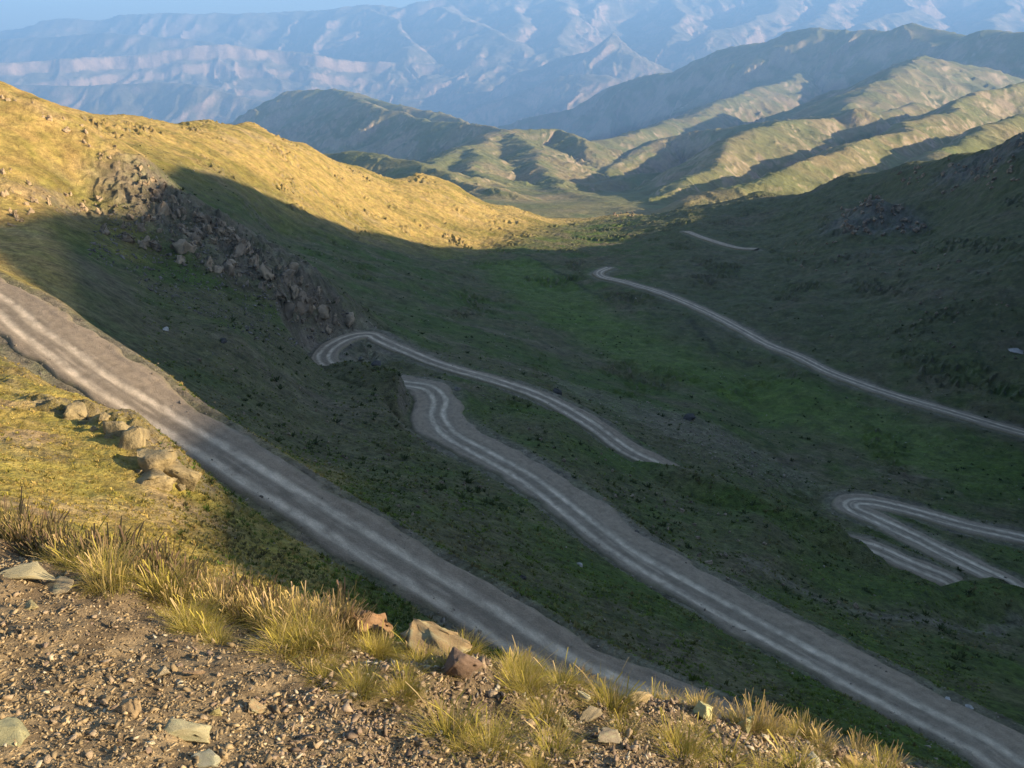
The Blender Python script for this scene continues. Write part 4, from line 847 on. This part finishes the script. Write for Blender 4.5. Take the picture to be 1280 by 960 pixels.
# ------------------------------------------------------------------ ground cover: scree, tussocks
def px_points(poly, n):
    us = [p[0] for p in poly]; vs = [p[1] for p in poly]; out = []
    for _ in range(n):
        u, v = R.uniform(min(us), max(us)), R.uniform(min(vs), max(vs))
        if poly_in(u, v, poly):
            q = on_ground(u, v)
            if q is not None: out.append(q)
    return np.array(out)
sp = px_points([(700, 490), (780, 492), (880, 528), (960, 570), (1030, 610), (960, 610), (860, 572), (780, 525)], 2600)
sp = sp[ground_road_dist(sp[:, 0], sp[:, 1]) > 0.6]
sz = np.exp(rng.normal(math.log(0.24), 0.45, len(sp))).clip(0.1, 0.7); cc = np.array((0.25, 0.21, 0.15))[None] * rng.uniform(.45, 1.4, (len(sp), 1))
props(scatter_mesh('rubble', CHIPS, sp, sz, M_CRAG, cc), 'pale scree of small stones below the third road', 'scree', None, 'stuff')
sp = px_points([(110, 280), (185, 235), (250, 262), (340, 320), (446, 400), (440, 440), (330, 430), (200, 370), (110, 320)], 5000); sz = np.exp(rng.normal(math.log(0.28), 0.45, len(sp))).clip(0.12, 0.8)
props(scatter_mesh('rubble', CHIPS, sp, sz, M_CRAG, np.array((0.17, 0.15, 0.13))[None] * rng.uniform(.6, 1.4, (len(sp), 1))), 'grey fallen stones on the slope under the shaded crag', 'scree', None, 'stuff')
# stones shed along the verges of the road
vp = []
for name, c, hw in ROADS[:2]:
    n = len(c); i = rng.integers(5, n - 5, int(4200 if name == 'road' else 600)); tg = c[i + 3] - c[i - 3]; tg = tg[:, :2] / (np.linalg.norm(tg[:, :2], axis=1, keepdims=True) + 1e-9)
    s_ = rng.choice([-1, 1], len(i)) * (hw[i] + rng.normal(0.25, 0.6, len(i))); xx = c[i, 0] + tg[:, 1] * s_; yy = c[i, 1] - tg[:, 0] * s_
    vp.append(np.stack([xx, yy, np.maximum(ground(xx, yy), c[i, 2] - 0.30 * (np.abs(s_) > hw[i]) + 0.0)], -1))
vp = np.concatenate(vp); sz = np.exp(rng.normal(math.log(0.09), 0.5, len(vp))).clip(0.03, 0.35)
props(scatter_mesh('rubble', CHIPS, vp, sz, M_CRAG, np.array((0.24, 0.20, 0.155))[None] * rng.uniform(.6, 1.4, (len(vp), 1))), 'loose stones along the verges of the gravel road', 'rubble', None, 'stuff')

def cushion_data(seed, n=16):
    r = np.random.default_rng(seed); V, Fc, Sh = [], [], []
    for i in range(n):
        a = r.uniform(0, 6.28); el = r.uniform(0.35, 1.5); d = np.array([math.cos(a) * math.cos(el), math.sin(a) * math.cos(el), math.sin(el)]); b = 0.45 * r.random() * np.array([math.cos(a), math.sin(a), 0]); s_ = np.array([-math.sin(a), math.cos(a), 0]) * r.uniform(.10, .22)
        L = r.uniform(.55, 1.0); k = len(V); V += [b - s_, b + s_, b + d * L + s_ * .25, b + d * L - s_ * .25]; Fc += [[k, k + 1, k + 2], [k, k + 2, k + 3]]; t = r.uniform(.8, 1.2); Sh += [t * .8, t * .8, t * 1.15, t * 1.15]
    return np.array(V), np.array(Fc), np.array(Sh)
CUSH = [cushion_data(1000 + i) for i in range(8)]
def tussocks(name, pts, sizes, cols, label, h=0.8):
    Vs, Fs, Cs = [], [], []; base = 0; pick = rng.integers(0, len(CUSH), len(pts))
    for k, (V, Fc, Sh) in enumerate(CUSH):
        ix = np.nonzero(pick == k)[0]; m = len(ix)
        if not m: continue
        a = rng.uniform(0, 6.28, m); ca, sa = np.cos(a)[:, None], np.sin(a)[:, None]; S = sizes[ix][:, None]; x, y, z = V[None, :, 0] * S, V[None, :, 1] * S, V[None, :, 2] * S * h * rng.uniform(.7, 1.3, (m, 1))
        W = np.stack([x * ca - y * sa, x * sa + y * ca, z - 0.04], -1) + pts[ix][:, None, :]
        Vs.append(W.reshape(-1, 3)); Fs.append((Fc[None] + (np.arange(m) * len(V))[:, None, None]).reshape(-1, 3) + base); base += m * len(V)
        Cs.append((cols[ix][:, None, :] * Sh[None, :, None]).reshape(-1, 3))
    o = mesh_np(name, np.concatenate(Vs), np.concatenate(Fs), M_GRASS, np.clip(np.concatenate(Cs), .01, .8)); return props(o, label, 'grass', None, 'stuff')
def rand_ground(n, r0, r1, a0, a1):
    r = np.exp(rng.uniform(math.log(r0), math.log(r1), n)); a = rng.uniform(a0, a1, n); x = r * np.sin(a); y = r * np.cos(a)
    return np.stack([x, y, ground(x, y)], -1)
p = rand_ground(int(52000 * QUAL), 20, 82, -0.62, -0.12); x, y = p[:, 0], p[:, 1]
k = (ground_road_dist(x, y) > 1.1) & (fbm(x / 3, y / 3, 3, 801) + rng.normal(0, .25, len(x)) > -0.15); p = p[k]; x, y = p[:, 0], p[:, 1]
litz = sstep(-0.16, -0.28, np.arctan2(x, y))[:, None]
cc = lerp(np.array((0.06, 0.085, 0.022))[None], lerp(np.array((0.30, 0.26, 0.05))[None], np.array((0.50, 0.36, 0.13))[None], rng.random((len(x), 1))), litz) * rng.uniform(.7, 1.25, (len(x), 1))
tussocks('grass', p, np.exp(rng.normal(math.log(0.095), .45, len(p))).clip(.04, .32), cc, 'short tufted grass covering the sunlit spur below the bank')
p = rand_ground(int(80000 * QUAL), 34, 190, -0.42, 0.60); x, y = p[:, 0], p[:, 1]
k = (ground_road_dist(x, y) > 0.9) & (fbm(x / 6, y / 6, 4, 811) + rng.normal(0, .25, len(x)) > -0.1) & (crag_mask(x, y) < .5); p = p[k]; x, y = p[:, 0], p[:, 1]
cc = lerp(np.array((0.115, 0.16, 0.03))[None], np.array((0.18, 0.155, 0.065))[None], sstep(-.2, .4, fbm(x / 9, y / 9, 3, 815) + rng.normal(0, .2, len(x)))[:, None]) * rng.uniform(.45, 1.7, (len(x), 1))
tussocks('grass', p, np.exp(rng.normal(math.log(0.15), .4, len(p))).clip(.06, .4), cc, 'green tufted grass covering the shaded hillside between the roads', .7)

p = rand_ground(int(9000 * QUAL), 78, 330, -0.40, 0.62); x, y = p[:, 0], p[:, 1]
k = (ground_road_dist(x, y) > 1.2) & (fbm(x / 12, y / 12, 4, 821) + rng.normal(0, .2, len(x)) > 0.12); p = p[k]
tussocks('grass', p, np.exp(rng.normal(math.log(0.42), .4, len(p))).clip(.2, 1.0), np.array((0.06, 0.075, 0.028))[None] * rng.uniform(.6, 1.4, (len(p), 1)), 'dark low cushion plants dotting the shaded slopes', .6)
p = rand_ground(int(16000 * QUAL), 40, 420, -0.42, 0.62); x, y = p[:, 0], p[:, 1]
k = (ground_road_dist(x, y) > 1.0) & (fbm(x / 10, y / 16, 4, 831) + rng.normal(0, .2, len(x)) > 0.10); p = p[k]; r_ = np.hypot(p[:, 0], p[:, 1])
props(scatter_mesh('rubble', CHIPS, p, np.exp(rng.normal(math.log(0.11), .5, len(p))).clip(.04, .4) * np.clip(r_ / 120, .7, 2.2), M_CRAG, np.array((0.25, 0.215, 0.17))[None] * rng.uniform(.6, 1.4, (len(p), 1))), 'grey stones strewn over the shaded slopes of the valley', 'rubble', None, 'stuff')

hp = []
for pts, wd in HUMPS:
    q = spline(pts, 0.25); q = np.repeat(q, 2, axis=0); q[:, :2] += rng.normal(0, 1.8, (len(q), 2)); hp.append(q)
hp = np.concatenate(hp); hp[:, 2] = ground(hp[:, 0], hp[:, 1]); hp = hp[ground_road_dist(hp[:, 0], hp[:, 1]) > 0.25]
tussocks('grass', hp, np.exp(rng.normal(math.log(0.26), .45, len(hp))).clip(.1, .6), lerp(np.array((0.13, 0.155, 0.035))[None], np.array((0.19, 0.16, 0.075))[None], rng.random((len(hp), 1))) * rng.uniform(.6, 1.3, (len(hp), 1)), 'rough tussocks along the low humps in front of the middle roads', .7)

# ------------------------------------------------------------------ light, sky, haze
w = bpy.data.worlds.new('World'); scn.world = w; w.use_nodes = True; nt = w.node_tree
for n in list(nt.nodes): nt.nodes.remove(n)
sky = nd(nt, 'ShaderNodeTexSky'); sky.sky_type = 'NISHITA'; sky.sun_disc = False; sky.sun_elevation = SUN_EL; sky.sun_rotation = SUN_AZ; sky.altitude = 2300; sky.air_density = 1.0; sky.dust_density = 2.5; sky.ozone_density = 0.4
bg = nd(nt, 'ShaderNodeBackground'); bg.inputs['Strength'].default_value = 0.108
wo = nd(nt, 'ShaderNodeOutputWorld'); nt.links.new(sky.outputs[0], bg.inputs[0]); nt.links.new(bg.outputs[0], wo.inputs[0])
sd = bpy.data.lights.new('sun', 'SUN'); sd.energy = 4.9; sd.angle = math.radians(0.5); sd.color = (1.0, 0.80, 0.54)
so = bpy.data.objects.new('sun', sd); COL.objects.link(so)
sv = Vector((SUNH[0] * math.cos(SUN_EL), SUNH[1] * math.cos(SUN_EL), math.sin(SUN_EL)))
so.rotation_euler = sv.to_track_quat('Z', 'Y').to_euler(); so.location = (60, -20, 60)

hm, nt = new_mat('haze'); out = nd(nt, 'ShaderNodeOutputMaterial'); pv = nd(nt, 'ShaderNodeVolumePrincipled')
pv.inputs['Color'].default_value = (0.27, 0.53, 0.97, 1); pv.inputs['Density'].default_value = 6.4e-5; pv.inputs['Anisotropy'].default_value = 0.0
nt.links.new(pv.outputs[0], out.inputs['Volume'])
lo = min(gz.min(), mz.min(), fz.min()) - 5; hi = max(20.0, gz.max(), mz.max(), fz.max()) + 10
hx, hy0, hy1 = 42000.0, -5000.0, 47000.0
hv = np.array([(x, y, z) for z in (lo, hi) for (x, y) in ((-hx, hy0), (hx, hy0), (hx, hy1), (-hx, hy1))])
ho = mesh_np('haze', hv, np.array([(3, 2, 1, 0), (4, 5, 6, 7), (0, 1, 5, 4), (1, 2, 6, 5), (2, 3, 7, 6), (3, 0, 4, 7)]), hm)
props(ho, 'thin blue evening haze lying over the whole landscape', 'haze', None, 'stuff')

scn.render.engine = 'CYCLES'
scn.cycles.use_denoising = True
scn.cycles.max_bounces = 5; scn.cycles.diffuse_bounces = 2; scn.cycles.glossy_bounces = 1; scn.cycles.transmission_bounces = 2; scn.cycles.volume_bounces = 0
scn.view_settings.view_transform = 'Standard'; scn.view_settings.look = 'None'; scn.view_settings.gamma = 1.0; scn.view_settings.use_curve_mapping = False
scn.view_settings.exposure = 1.42
